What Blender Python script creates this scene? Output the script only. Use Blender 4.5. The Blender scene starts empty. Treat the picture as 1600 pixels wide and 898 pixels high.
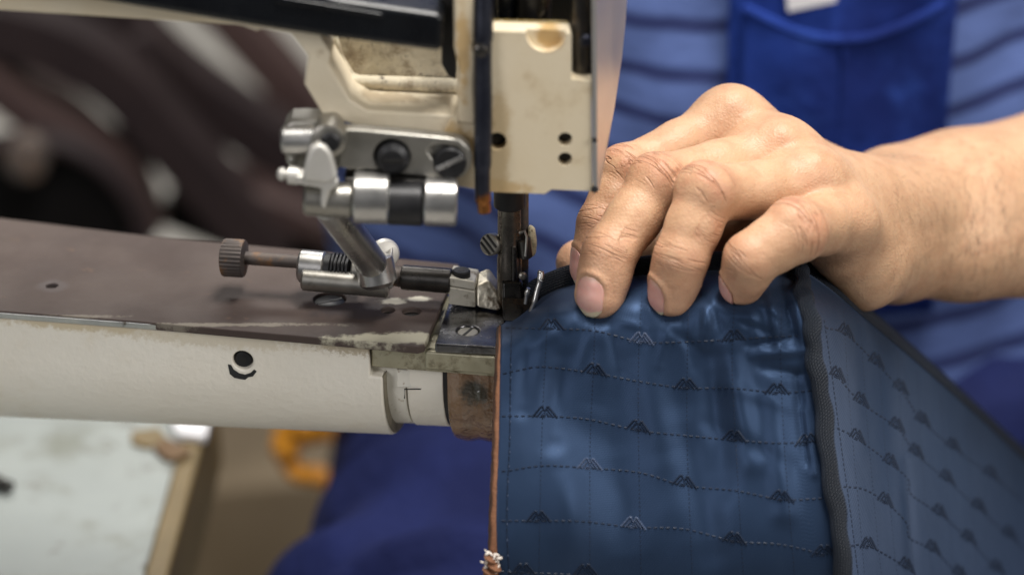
import bpy, bmesh, math, random
import numpy as np
from mathutils import Vector, Matrix
random.seed(7); rng = np.random.default_rng(7)
sc = bpy.context.scene
COL = sc.collection

# ------------------------------------------------------------------ camera, world, lights, exposure
PITCH = math.radians(25.0); CP, SP = math.cos(PITCH), math.sin(PITCH)
D0 = 700.0          # mm from the lens to the needle
K = 3500.0          # picture scale (1600 px wide frame)
cam = bpy.data.cameras.new('camera'); camo = bpy.data.objects.new('camera', cam); COL.objects.link(camo)
cam.sensor_width = 36.0; cam.lens = 36.0 * K / 1600.0
camo.location = (0, -D0 * CP * .001, D0 * SP * .001)
camo.rotation_euler = (math.radians(90) - PITCH, 0, 0)
cam.clip_start = .02; cam.clip_end = 60
cam.dof.use_dof = True; cam.dof.focus_distance = .694; cam.dof.aperture_fstop = 4.4; cam.dof.aperture_blades = 8
sc.camera = camo
w = bpy.data.worlds.new('World'); sc.world = w; w.use_nodes = True
w.node_tree.nodes['Background'].inputs[0].default_value = (.90, .94, 1, 1)
w.node_tree.nodes['Background'].inputs[1].default_value = .05
def area(name, loc, target, sx, sy, power, color):
    l = bpy.data.lights.new(name, 'AREA'); l.shape = 'RECTANGLE'; l.size = sx; l.size_y = sy; l.energy = power; l.color = color
    o = bpy.data.objects.new(name, l); COL.objects.link(o); o.location = loc
    o.rotation_euler = (Vector(target) - Vector(loc)).to_track_quat('-Z', 'Y').to_euler()
area('ceiling_lamp', (.15, .0, 1.15), (0, 0, 0), .7, .3, 23, (1, .965, .915))
area('window_light', (1.35, -.95, .95), (.05, .05, 0), .9, .8, 16, (1, .97, .93))
area('left_fill', (-1.1, -1.3, .75), (-.1, .1, 0), .6, .8, 9, (1, .98, 1))  # fill lamp added at the left to brighten the arm and left-facing sides
area('room_lamp', (-.3, 2.2, 1.9), (-.3, 1.9, -.7), 1.6, .6, 40, (1, .97, .92))
sc.view_settings.view_transform = 'Standard'; sc.view_settings.look = 'None'
sc.view_settings.exposure = 0.12; sc.view_settings.gamma = 1.0; sc.view_settings.use_curve_mapping = False

# ------------------------------------------------------------------ coordinates (millimetres)
def U(px, py, d):
    D = D0 + d; x = (px - 800) / K * D; y = (449 - py) / K * D
    return np.array((x, d * CP + y * SP, y * CP - d * SP))
def PY(px, py, Y):
    k = (449 - py) / K
    return U(px, py, (Y - D0 * k * SP) / (CP + k * SP))
def PZ(px, py, Z):
    k = (449 - py) / K
    return U(px, py, (Z - D0 * k * CP) / (k * CP - SP))
V = lambda *a: np.array(a, float)
def nrm(v): v = np.asarray(v, float); return v / np.linalg.norm(v)
TOCAM = V(0, -CP, SP); RIGHT = V(1, 0, 0); UPV = V(0, SP, CP)
def sstep(a, b, x):
    t = np.clip((x - a) / (b - a), 0, 1); return t * t * (3 - 2 * t)

# ------------------------------------------------------------------ materials
def nt_new(name):
    m = bpy.data.materials.new(name); m.use_nodes = True; t = m.node_tree
    return m, t, t.nodes['Principled BSDF']
def nd(t, typ, **kw):
    n = t.nodes.new(typ)
    for k, v in kw.items():
        if k in n.inputs: n.inputs[k].default_value = v
        else: setattr(n, k, v)
    return n
def c4(c): return (c[0], c[1], c[2], 1)
def mth(t, op, a, b=None, clamp=False):
    n = t.nodes.new('ShaderNodeMath'); n.operation = op; n.use_clamp = clamp
    for i, x in enumerate((a, b)):
        if x is None: continue
        if isinstance(x, (int, float)): n.inputs[i].default_value = x
        else: t.links.new(x, n.inputs[i])
    return n.outputs[0]
def ramp(t, x, lo, hi):
    n = nd(t, 'ShaderNodeMapRange', interpolation_type='SMOOTHSTEP'); n.inputs['From Min'].default_value = lo; n.inputs['From Max'].default_value = hi
    t.links.new(x, n.inputs['Value']); return n.outputs['Result']
def noise(t, co, scale, detail=4, rough=.55, dist=0):
    n = nd(t, 'ShaderNodeTexNoise'); n.inputs['Scale'].default_value = scale; n.inputs['Detail'].default_value = detail
    n.inputs['Roughness'].default_value = rough; n.inputs['Distortion'].default_value = dist
    t.links.new(co, n.inputs['Vector']); return n.outputs['Fac']
def mixc(t, f, a, b):
    n = nd(t, 'ShaderNodeMix', data_type='RGBA'); t.links.new(f, n.inputs[0]) if not isinstance(f, (int, float)) else None
    if isinstance(f, (int, float)): n.inputs[0].default_value = f
    for i, x in ((6, a), (7, b)):
        if isinstance(x, tuple): n.inputs[i].default_value = c4(x)
        else: t.links.new(x, n.inputs[i])
    return n.outputs[2]
def bump(t, h, strength, dist, prev=None):
    n = nd(t, 'ShaderNodeBump'); n.inputs['Strength'].default_value = strength; n.inputs['Distance'].default_value = dist
    t.links.new(h, n.inputs['Height'])
    if prev is not None: t.links.new(prev, n.inputs['Normal'])
    return n.outputs['Normal']
def obco(t): return nd(t, 'ShaderNodeTexCoord').outputs['Object']
def blobmask(t, co, c, r):
    m = nd(t, 'ShaderNodeVectorMath', operation='SUBTRACT'); t.links.new(co, m.inputs[0]); m.inputs[1].default_value = [x * .001 for x in c]
    s = nd(t, 'ShaderNodeVectorMath', operation='DIVIDE'); t.links.new(m.outputs[0], s.inputs[0]); s.inputs[1].default_value = [x * .001 for x in r]
    l = nd(t, 'ShaderNodeVectorMath', operation='LENGTH'); t.links.new(s.outputs[0], l.inputs[0])
    return mth(t, 'SUBTRACT', 1.0, l.outputs['Value'], True)
def pm(name, c1, c2=None, nscale=60, rough=.5, rough2=None, metal=0, bumps=(), dirt=(), blobs=(), coat=0, spec=.5, sheen=0, aniso=0):
    m, t, b = nt_new(name); co = obco(t)
    b.inputs['Roughness'].default_value = rough; b.inputs['Metallic'].default_value = metal
    b.inputs['Specular IOR Level'].default_value = spec
    if coat: b.inputs['Coat Weight'].default_value = coat; b.inputs['Coat Roughness'].default_value = .15
    if sheen: b.inputs['Sheen Weight'].default_value = sheen
    if aniso: b.inputs['Anisotropic'].default_value = aniso
    n1 = noise(t, co, nscale, 5, .6)
    col = mixc(t, ramp(t, n1, .3, .7), c1, c2 or c1)
    rv = None
    for (c, s, lo, hi) in dirt:
        f = ramp(t, noise(t, co, s, 8, .68), lo, hi); col = mixc(t, f, col, c)
    for (c, cen, rad, st, s) in blobs:
        f = blobmask(t, co, cen, rad); n = noise(t, co, s, 7, .7)
        f = mth(t, 'MULTIPLY', ramp(t, mth(t, 'ADD', mth(t, 'MULTIPLY', f, 1.1), mth(t, 'MULTIPLY', mth(t, 'SUBTRACT', n, .5), 1.6)), .35, .75), st)
        col = mixc(t, f, col, c)
    t.links.new(col, b.inputs['Base Color'])
    if rough2 is not None:
        r = nd(t, 'ShaderNodeMapRange'); t.links.new(noise(t, co, nscale * 2.3, 6, .65), r.inputs['Value'])
        r.inputs['From Min'].default_value = .3; r.inputs['From Max'].default_value = .7; r.inputs['To Min'].default_value = rough; r.inputs['To Max'].default_value = rough2
        t.links.new(r.outputs['Result'], b.inputs['Roughness'])
    p = None
    for (s, st, ds) in bumps: p = bump(t, noise(t, co, s, 4, .55), st, ds, p)
    if p is not None: t.links.new(p, b.inputs['Normal'])
    return m
HC = PY(820, 200, -30)
MAT = {}
MAT['cream'] = pm('cream_enamel', (.68, .575, .40), (.73, .64, .48), 25, .38, .55, bumps=((700, .12, .0004),), dirt=(((.42, .29, .14), 45, .54, .80), ((.22, .15, .08), 260, .66, .80)),
    blobs=(((.46, .30, .12), PY(705, 235, -30), (16, 30, 14), .8, 160), ((.09, .06, .04), PY(757, 190, -30), (5, 30, 26), .9, 260),
           ((.52, .36, .17), PY(790, 292, -30), (16, 30, 5), .8, 150), ((.45, .28, .10), PY(855, 62, -30), (8, 20, 6), .9, 60), ((.5, .32, .12), PY(724, 90, -30), (4, 20, 24), .8, 140),
           ((.52, .38, .20), PY(775, 235, -30), (7, 30, 30), .7, 120)))
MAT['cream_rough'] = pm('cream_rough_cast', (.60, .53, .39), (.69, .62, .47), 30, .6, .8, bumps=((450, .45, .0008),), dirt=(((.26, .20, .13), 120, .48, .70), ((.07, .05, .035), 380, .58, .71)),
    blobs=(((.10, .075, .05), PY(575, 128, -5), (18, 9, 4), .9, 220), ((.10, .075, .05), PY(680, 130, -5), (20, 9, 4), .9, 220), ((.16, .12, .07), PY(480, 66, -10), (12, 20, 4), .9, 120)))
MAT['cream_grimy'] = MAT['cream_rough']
MAT['cream_rough'] = pm('cream_cast_bracket', (.68, .585, .42), (.73, .645, .49), 30, .45, .6, bumps=((450, .3, .0006),), dirt=(((.34, .25, .14), 90, .60, .80), ((.10, .07, .045), 380, .68, .80)),
    blobs=(((.13, .10, .06), PY(480, 66, -10), (12, 20, 4), .9, 120), ((.30, .22, .13), PY(610, 150, -16), (30, 8, 4), .6, 160)))
MAT['white'] = pm('white_enamel', (.79, .74, .64), (.83, .79, .70), 20, .36, .5, bumps=((420, .35, .0009), (60, .12, .003)), dirt=(((.42, .33, .20), 500, .68, .80), ((.66, .56, .40), 18, .55, .8)),
    blobs=(((.55, .44, .26), PY(90, 522, -10), (60, 40, 6), .75, 300), ((.42, .34, .22), PY(555, 548, -20), (26, 30, 6), .8, 900), ((.60, .52, .38), PY(330, 530, -10), (70, 30, 6), .6, 500)))
MAT['white_worn'] = pm('worn_white_enamel', (.70, .67, .58), (.76, .74, .67), 40, .4, .6, bumps=((600, .3, .0005),), dirt=(((.28, .20, .10), 320, .60, .74),))
MAT['plate'] = pm('browned_steel_plate', (.058, .041, .036), (.090, .067, .058), 18, .5, .66, metal=.15, spec=.3, bumps=((300, .1, .0003),), dirt=(((.20, .12, .075), 110, .62, .78), ((.05, .04, .035), 55, .66, .82), ((.42, .38, .32), 1500, .76, .82)),
    blobs=(((.50, .47, .36), PZ(610, 528, -9), (36, 7, 6), 1, 160), ((.28, .25, .20), PZ(330, 507, -9), (70, 2.4, 6), .6, 300), ((.28, .25, .20), PZ(60, 494, -9), (50, 2.4, 6), .5, 300),
           ((.62, .58, .48), PZ(615, 470, -9), (9, 4, 5), 1, 200), ((.64, .60, .50), PZ(652, 467, -9), (8, 4, 5), 1, 200), ((.05, .04, .04), PZ(560, 487, -9), (22, 11, 5), .9, 60), ((.13, .12, .125), PZ(80, 447, -9), (9, 9, 5), .3, 90)))
MAT['edge_steel'] = pm('bare_edge_steel', (.42, .42, .41), (.55, .54, .50), 90, .28, .5, metal=.9, bumps=((500, .1, .0003),), dirt=(((.12, .10, .08), 150, .6, .75),))
MAT['needle_plate'] = pm('polished_needle_plate', (.13, .13, .135), (.30, .30, .31), 60, .14, .34, metal=.95, bumps=((380, .08, .0003),), dirt=(((.035, .028, .024), 90, .46, .62), ((.20, .13, .07), 300, .68, .8)))
MAT['steel'] = pm('satin_steel', (.50, .49, .47), (.62, .61, .59), 50, .24, .40, metal=.95, bumps=((900, .06, .0002),), dirt=(((.20, .17, .12), 140, .62, .8), ((.05, .045, .04), 500, .72, .8)))
MAT['nickel'] = pm('dull_nickel', (.30, .285, .25), (.40, .385, .35), 60, .3, .46, metal=.9, bumps=((900, .08, .0002),), dirt=(((.13, .105, .07), 100, .58, .8), ((.04, .035, .03), 380, .70, .8)))
MAT['pale_steel'] = pm('pale_cast_lever', (.60, .58, .53), (.66, .64, .60), 60, .35, .5, metal=.5, bumps=((800, .1, .0002),), dirt=(((.22, .18, .12), 160, .66, .8),))
MAT['dark_steel'] = pm('oiled_dark_steel', (.045, .042, .04), (.09, .085, .08), 60, .22, .4, metal=.85, bumps=((600, .08, .0002),), dirt=(((.16, .09, .045), 140, .60, .78), ((.28, .27, .25), 900, .74, .82)))
MAT['bar_steel'] = pm('brown_oiled_bar', (.13, .115, .10), (.22, .20, .17), 70, .2, .34, metal=.92, bumps=((600, .06, .0002),), dirt=(((.10, .05, .025), 90, .54, .74), ((.02, .018, .015), 160, .60, .75)))
MAT['black'] = pm('black_oxide', (.012, .012, .013), (.022, .022, .024), 80, .32, .5, metal=.3, bumps=((700, .1, .0002),), dirt=(((.10, .09, .08), 300, .7, .82),))
MAT['black_paint'] = pm('black_gloss_paint', (.004, .0045, .006), (.006, .007, .009), 40, .22, .34, spec=.35, bumps=((200, .05, .0003),))
MAT['cavity'] = pm('black_cavity_shade', (.006, .006, .006), (.012, .011, .010), 80, .5)  # near-black colour stands for the shade inside holes, slots and the hollow head
MAT['rust'] = pm('rusty_steel', (.085, .072, .068), (.13, .105, .09), 90, .5, .7, metal=.4, bumps=((900, .25, .0003),), dirt=(((.26, .13, .05), 160, .50, .72),))
MAT['blue_steel'] = pm('blued_spring_steel', (.035, .038, .055), (.075, .080, .105), 50, .26, .4, metal=.85, dirt=(((.05, .03, .02), 120, .6, .8),),
    blobs=(((.30, .12, .035), PY(756, 322, -36), (6, 20, 7), 1, 90),))
MAT['faceplate'] = pm('brushed_face_plate', (.62, .61, .60), (.68, .67, .66), 30, .3, .4, metal=.85, bumps=((500, .05, .0002),), dirt=(((.35, .24, .15), 60, .68, .82),))
MAT['tape'] = pm('glossy_brown_tape', (.15, .08, .042), (.25, .15, .085), 40, .10, .26, bumps=((70, .9, .005), (260, .5, .0015)), dirt=(((.34, .22, .13), 90, .62, .75),), blobs=(((.03, .028, .02), PY(742, 620, -24), (9, 12, 9), .95, 60),), coat=.6)
MAT['brass_dirty'] = pm('dirty_cast_guide', (.34, .31, .24), (.55, .51, .42), 120, .25, .45, metal=.75, bumps=((300, .5, .0008),), dirt=(((.09, .06, .035), 160, .46, .66),))
MAT['saddle'] = pm('dirty_olive_saddle', (.34, .315, .22), (.44, .41, .30), 90, .32, .5, metal=.55, bumps=((500, .2, .0004),), dirt=(((.10, .075, .035), 130, .50, .70), ((.03, .025, .018), 300, .62, .74)))
MAT['foot'] = pm('black_oiled_foot', (.014, .013, .012), (.03, .028, .026), 90, .2, .36, metal=.6, bumps=((500, .1, .0003),), dirt=(((.12, .06, .03), 200, .62, .78), ((.25, .24, .23), 900, .74, .8)))
MAT['pale_block'] = pm('dirty_pale_block', (.52, .49, .41), (.62, .59, .51), 120, .3, .5, metal=.45, bumps=((300, .3, .0005),), dirt=(((.12, .085, .05), 190, .54, .72),))
MAT['arm_end'] = pm('grimy_arm_end', (.15, .13, .09), (.26, .23, .17), 200, .6, bumps=((600, .4, .0005),))
MAT['felt'] = pm('cream_felt', (.62, .54, .36), (.70, .63, .46), 200, .95, bumps=((900, .8, .001),))
MAT['grease'] = pm('yellow_grease', (.20, .14, .03), (.10, .07, .02), 200, .3, bumps=((400, .6, .001),))
# ------------------------------------------------------------------ mesh helpers
class MB:
    def __init__(s): s.v = []; s.f = []; s.uv = None
    def add(s, vs, fs):
        o = len(s.v); s.v += [tuple(map(float, p)) for p in vs]; s.f += [tuple(i + o for i in f) for f in fs]; return s
    def prism(s, front, off):
        n = len(front); front = [np.asarray(p, float) for p in front]
        nn = sum(np.cross(front[i] - front[0], front[(i + 1) % n] - front[0]) for i in range(1, n - 1))
        off = np.asarray(off, float)
        if np.dot(nn, off) > 0: front = front[::-1]
        back = [p + off for p in front]
        return s.add(front + back, [tuple(range(n)), tuple(range(2 * n - 1, n - 1, -1))] + [((i + 1) % n, i, i + n, (i + 1) % n + n) for i in range(n)])
    def lathe(s, p0, ax, prof, n=32, ref=None):
        ax = nrm(ax); r = nrm(np.cross(ax, ref if ref is not None else (V(0, 0, 1) if abs(ax[2]) < .9 else V(1, 0, 0)))); q = np.cross(ax, r)
        vs, fs = [], []
        for (t, rad) in prof:
            for i in range(n):
                a = 2 * math.pi * i / n; vs.append(p0 + ax * t + (r * math.cos(a) + q * math.sin(a)) * max(rad, 1e-4))
        for j in range(len(prof) - 1):
            for i in range(n): fs.append((j * n + i, j * n + (i + 1) % n, (j + 1) * n + (i + 1) % n, (j + 1) * n + i))
        fs.append(tuple(range(n - 1, -1, -1))); fs.append(tuple((len(prof) - 1) * n + i for i in range(n)))
        return s.add(vs, fs)
    def rod(s, p0, p1, r0, r1=None, ch=.4, n=28):
        p0 = np.asarray(p0, float); p1 = np.asarray(p1, float); L = np.linalg.norm(p1 - p0); r1 = r0 if r1 is None else r1
        return s.lathe(p0, p1 - p0, [(0, r0 - ch), (ch, r0), (L - ch, r1), (L, r1 - ch)], n)
    def tube(s, pts, rad, n=12, flat=1.0, side=None, caps=True):
        pts = [np.asarray(p, float) for p in pts]; m = len(pts); vs, fs = [], []
        for j, p in enumerate(pts):
            t = nrm(pts[min(j + 1, m - 1)] - pts[max(j - 1, 0)])
            a = side if side is not None else (V(0, 0, 1) if abs(t[2]) < .9 else V(1, 0, 0))
            q = nrm(np.cross(t, a)); r = np.cross(q, t); R = rad[j] if hasattr(rad, '__len__') else rad
            for i in range(n):
                g = 2 * math.pi * i / n; vs.append(p + (q * math.cos(g) + r * math.sin(g) * flat) * R)
        for j in range(m - 1):
            for i in range(n): fs.append((j * n + i, j * n + (i + 1) % n, (j + 1) * n + (i + 1) % n, (j + 1) * n + i))
        if caps: fs.append(tuple(range(n - 1, -1, -1))); fs.append(tuple((m - 1) * n + i for i in range(n)))
        return s.add(vs, fs)
    def box(s, c, sx, sy, sz, rot=0):
        c = np.asarray(c, float); ca, sa = math.cos(rot), math.sin(rot); f = []
        for (x, y) in ((-1, -1), (1, -1), (1, 1), (-1, 1)):
            dx, dy = x * sx / 2, y * sy / 2; f.append(c + V(dx * ca - dy * sa, dx * sa + dy * ca, -sz / 2))
        return s.prism(f, (0, 0, sz))
    def build(s, name, mat, parent=None, bevel=0, smooth=True, sharp=35, seg=2):
        me = bpy.data.meshes.new(name); me.from_pydata([(x * .001, y * .001, z * .001) for x, y, z in s.v], [], s.f)
        return finish(me, name, mat, parent, bevel, smooth, sharp, seg)
def finish(me, name, mat, parent=None, bevel=0, smooth=True, sharp=35, seg=2):
    bm = bmesh.new(); bm.from_mesh(me); bmesh.ops.recalc_face_normals(bm, faces=bm.faces); bm.to_mesh(me); bm.free()
    o = bpy.data.objects.new(name, me); COL.objects.link(o)
    me.materials.append(MAT[mat] if isinstance(mat, str) else mat)
    if smooth:
        me.polygons.foreach_set('use_smooth', [True] * len(me.polygons)); me.set_sharp_from_angle(angle=math.radians(sharp))
    if bevel:
        b = o.modifiers.new('bevel', 'BEVEL'); b.width = bevel * .001; b.segments = seg; b.limit_method = 'ANGLE'; b.angle_limit = math.radians(40); b.harden_normals = True
    if parent is not None: put(o, parent)
    return o
def put(o, parent):
    o.parent = parent
    w = Vector((0, 0, 0)); p = parent
    while p is not None: w += p.location; p = p.parent
    o.matrix_parent_inverse = Matrix.Translation(-w) if parent.parent is None else Matrix.Identity(4)
def thing(name, label, cat, loc, group=None):
    o = bpy.data.objects.new(name, None); COL.objects.link(o); o.location = [x * .001 for x in loc]; o.empty_display_size = .02
    o['label'] = label; o['category'] = cat
    if group: o['group'] = group
    return o
def cut(o, cutter_mb):
    me = bpy.data.meshes.new('cutter'); me.from_pydata([(x * .001, y * .001, z * .001) for x, y, z in cutter_mb.v], [], cutter_mb.f)
    bm = bmesh.new(); bm.from_mesh(me); bmesh.ops.recalc_face_normals(bm, faces=bm.faces); bm.to_mesh(me); bm.free()
    c = bpy.data.objects.new('cutter', me); COL.objects.link(c)
    saved = [(m.width, m.segments) for m in o.modifiers if m.type == 'BEVEL']; o.modifiers.clear()
    b = o.modifiers.new('cut', 'BOOLEAN'); b.object = c; b.operation = 'DIFFERENCE'; b.solver = 'EXACT'
    bpy.context.view_layer.update(); dg = bpy.context.evaluated_depsgraph_get()
    nm = bpy.data.meshes.new_from_object(o.evaluated_get(dg)); old = o.data; nm.name = old.name
    o.modifiers.clear(); o.data = nm; bpy.data.objects.remove(c); bpy.data.meshes.remove(me)
    nm.polygons.foreach_set('use_smooth', [True] * len(nm.polygons)); nm.set_sharp_from_angle(angle=math.radians(35))
    for (wd, sg) in saved:
        q = o.modifiers.new('bevel', 'BEVEL'); q.width = wd; q.segments = sg; q.limit_method = 'ANGLE'; q.angle_limit = math.radians(40); q.harden_normals = True
def polyY(pts, Y): return [PY(x, y, Y) for x, y in pts]
def catmull(pts, n):
    pts = [np.asarray(p, float) for p in pts]; P = [2 * pts[0] - pts[1]] + pts + [2 * pts[-1] - pts[-2]]; out = []
    for i in range(1, len(P) - 2):
        for k in range(n):
            t = k / n; a, b, c, d = P[i - 1], P[i], P[i + 1], P[i + 2]
            out.append(.5 * ((2 * b) + (-a + c) * t + (2 * a - 5 * b + 4 * c - d) * t * t + (-a + 3 * b - 3 * c + d) * t ** 3))
    out.append(P[-2]); return out

# ================================================================== ROOM (what little shows behind)
def struct(o): o['kind'] = 'structure'; return o
MAT['floor'] = pm('worn_concrete_floor', (.46, .44, .40), (.54, .52, .48), 3, .6, .8, bumps=((40, .3, .004),), dirt=(((.12, .10, .08), 6, .55, .75),))
MAT['wall'] = pm('grey_plaster', (.45, .43, .40), (.5, .48, .45), 2, .9)
b = MB(); b.add([V(-4000, -1500, -720), V(4000, -1500, -720), V(4000, 4200, -720), V(-4000, 4200, -720)], [(0, 1, 2, 3)]); struct(b.build('floor', 'floor'))
b = MB(); b.add([V(-4000, 4200, -720), V(4000, 4200, -720), V(4000, 4200, 2200), V(-4000, 4200, 2200)], [(0, 1, 2, 3)]); struct(b.build('wall', 'wall'))

# ================================================================== SEWING MACHINE
mach = thing('sewing_machine', 'cream enamelled cylinder arm industrial sewing machine with browned steel bed plate', 'sewing machine', (-90, 30, -60))
# --- cylinder arm: plan edges of the bed from the picture
ZP = -9.0
def fy(X): return -20.5 + (-25.0 - X) * .167          # front edge of the bed
def by(X): return 33.0 + (-25.0 - X) * .285           # rear edge of the bed
def arm_section(X, inset=0, n=26, ztop=-11.5, drop=0):
    y0, y1 = fy(X) + inset, by(X) - inset; yc, R = (y0 + y1) / 2, (y1 - y0) / 2; zc = -25.5 - drop; pts = [V(X, y0, ztop), V(X, y0, ztop - 2)]
    Rz = 28.5 + (-45 - X) * .066 - inset * .75
    for i in range(n + 1):
        a = math.pi * i / n; pts.append(V(X, yc - R * math.cos(a), zc - Rz * math.sin(a)))
    pts += [V(X, y1, ztop - 2), V(X, y1, ztop)]
    return [p + V(.17 * (p[1] - y0), 0, 0) for p in pts]
def loft(mb, secs, cap=True):
    n = len(secs[0]); vs = [p for s in secs for p in s]; fs = []
    for j in range(len(secs) - 1):
        for i in range(n): fs.append((j * n + i, j * n + (i + 1) % n, (j + 1) * n + (i + 1) % n, (j + 1) * n + i))
    if cap: fs.append(tuple(range(n))[::-1]); fs.append(tuple((len(secs) - 1) * n + i for i in range(n)))
    return mb.add(vs, fs)
XE = PY(597, 620, -22)[0]
arm = loft(MB(), [arm_section(x) for x in np.linspace(-330, XE, 24)]).build('cylinder_arm', 'white', mach, bevel=.8)
cut(arm, MB().lathe(PY(380, 562, -10) - V(0, 30, 0), (0, 1, 0), [(0, 3.2), (42, 3.2)], 24))
# notch at the top end of the arm where the steel saddle shows
cut(arm, MB().box((XE, -10, -15), 2 * (XE - PY(577, 560, -20)[0]), 60, 14.5))
s = MB().lathe(PY(380, 562, -9) + V(0, .2, 0), (0, 1, 0), [(0, 2.3), (.35, 2.75), (6, 2.8)], 24).build('socket_screw', 'black', mach)
MB().lathe(PY(380, 562, -9) - V(0, -.1, 0), (0, 1, 0), [(0, 1.25), (.4, 1.3)], 6).build('hex_socket', 'cavity', s)
def onarm(px, py, lift=.12):
    p = PY(px, py, -10)
    for _ in range(4): p = PY(px, py, fy(p[0]) - lift)
    return p
MB().prism([onarm(x, y) for x, y in ((356, 569), (361, 570), (365, 577), (374, 583), (383, 585), (392, 582), (397, 577), (401, 580), (395, 588), (388, 589), (383, 593), (375, 592), (366, 590), (359, 584))], (0, .4, 0)).build('paint_chip', 'black', mach)
loft(MB(), [[p + V(.25, 0, 0) for p in arm_section(XE, .7)], [p + V(.45, 0, 0) for p in arm_section(XE, .9)]]).build('arm_end_face', 'arm_end', mach)
cut(mach.children[-1] if mach.children[-1].name.startswith('arm_end') else bpy.data.objects['arm_end_face'], MB().box((XE, -10, -15), 60, 120, 14.5))
X1 = PY(600, 600, -20)[0]; X2 = PY(692, 600, -20)[0]; X3 = PY(700, 600, -20)[0]; X4 = PY(790, 600, -20)[0]; X15 = PY(632, 600, -20)[0]
col = loft(MB(), [arm_section(x, 4.8, ztop=-20.0) for x in np.linspace(XE - 6, X15, 5)]).build('arm_collar', 'white_worn', mach, bevel=.3)
loft(MB(), [arm_section(x, 4.2, ztop=-20.0) for x in np.linspace(X15 + .4, X2, 5)]).build('arm_collar', 'white', mach, bevel=.5)
MB().prism(polyY([(620, 577), (664, 579), (664, 600), (657, 606), (620, 605)], fy(-36) + 3.5), (0, 8, 0)).build('collar_tab', 'white_worn', mach, bevel=.3)
MB().tube([PY(x, y, fy(-34) + 3.45) for x, y in ((632, 622), (632, 607.5), (657, 607.5), (664.5, 601), (666, 580))], .2, 8).build('collar_seam', 'black', mach)
loft(MB(), [arm_section(x, 4.4, ztop=-20) for x in np.linspace(X2 - 1, X3 + .3, 3)]).build('gap_ring', 'black', mach)
secs = []
for x in np.linspace(X3, X4, 12):
    q = arm_section(x, 2.4 + .4 * math.sin(x * .9), ztop=-18, drop=2.4); secs.append(q)
loft(MB(), secs).build('tape_wrapped_nose', 'tape', mach, bevel=1.2)
# steel saddle below the plates
MB().prism([V(PY(577, 560, -20)[0] + .3, fy(-45) + 1.5, -11.6), V(X4, fy(0) + 1.5, -11.6), V(X4, fy(0) + 40, -11.6), V(PY(577, 560, -20)[0] + .3, fy(-45) + 40, -11.6)], (0, 0, -8.2)).build('saddle', 'saddle', mach, bevel=.5)
MB().prism([V(PY(664, 560, -20)[0], fy(-28) - .3, -12.2), V(X4, fy(0) + .2, -12.2), V(X4, fy(0) + 30, -12.2), V(PY(672, 560, -20)[0], fy(-28) + 30, -12.2)], (0, 0, -6.2)).build('saddle_lip', 'saddle', mach, bevel=.8)
# --- bed plate with rounded far end, countersunk holes
A = PZ(661, 541, ZP); B = PZ(697, 458, ZP); Bb = A + (B - A) * 1.6
pl = MB().prism([V(-330, fy(-330) - .4, ZP), V(-120, fy(-120) - .4, ZP), A + V(-1.5, -.2, 0), A + V(.4, 1.2, 0), Bb, V(-120, by(-120), ZP), V(-330, by(-330), ZP)], (0, 0, -2.6)).build('bed_plate', 'plate', mach, bevel=.55)
def hole(px, py, r, dep=2.2): return MB().lathe(PZ(px, py, ZP) + V(0, 0, -dep), (0, 0, 1), [(0, r), (dep + 3, r)], 28)
for (px, py, r) in ((515, 467, 5.2), (606, 484, 2.2), (643, 486, 3.0), (81, 446, 1.9)): cut(pl, hole(px, py, r, 1.8))
s = MB().lathe(PZ(515, 467, ZP) + V(0, 0, -1.7), (0, 0, 1), [(0, 4.9), (.7, 4.9), (.95, 4.5)], 30).build('countersunk_screw', 'black', mach)
MB().box(PZ(515, 467, ZP) + V(0, 0, -.72), 8.6, 1.0, .25, .5).build('screw_slot', 'cavity', s)
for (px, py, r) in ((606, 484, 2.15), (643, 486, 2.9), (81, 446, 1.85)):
    MB().lathe(PZ(px, py, ZP) + V(0, 0, -1.79), (0, 0, 1), [(0, r), (.12, r)], 20).build('hole_shade_disc', 'cavity', mach)  # black disc puts the shade of the hole into colour
# bare steel edging along the front of the bed plate
e = MB(); e.prism([V(-330, fy(-330) - .7, ZP - .5), V(-33, fy(-33) - .7, ZP - .5), V(-33, fy(-33) + 2, ZP - .5), V(-330, fy(-330) + 2, ZP - .5)], (0, 0, -2.0)); e.build('plate_edge', 'edge_steel', mach, bevel=.3)
# --- needle plate
n0 = PZ(679, 538, ZP); n1 = PZ(703, 466, ZP)
npl = MB().prism([n0 + V(0, .3, 0), V(-2.0, fy(-2) + .4, ZP), V(-2.0, 26, ZP), n1 + (n1 - n0) * .45], (0, 0, -2.9)).build('needle_plate', 'needle_plate', mach, bevel=.9, seg=3)
cut(npl, MB().lathe(PZ(731, 516, ZP) + V(0, 0, -1.2), (0, 0, 1), [(0, 3.5), (5, 3.5)], 26))
s = MB().lathe(PZ(731, 516, ZP) + V(0, 0, -1.15), (0, 0, 1), [(0, 3.25), (.5, 3.25), (.7, 3.0)], 26).build('countersunk_screw', 'nickel', mach)
MB().box(PZ(731, 516, ZP) + V(0, 0, -.4), 5.8, .8, .2, 1.1).build('screw_slot', 'cavity', s)
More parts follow.
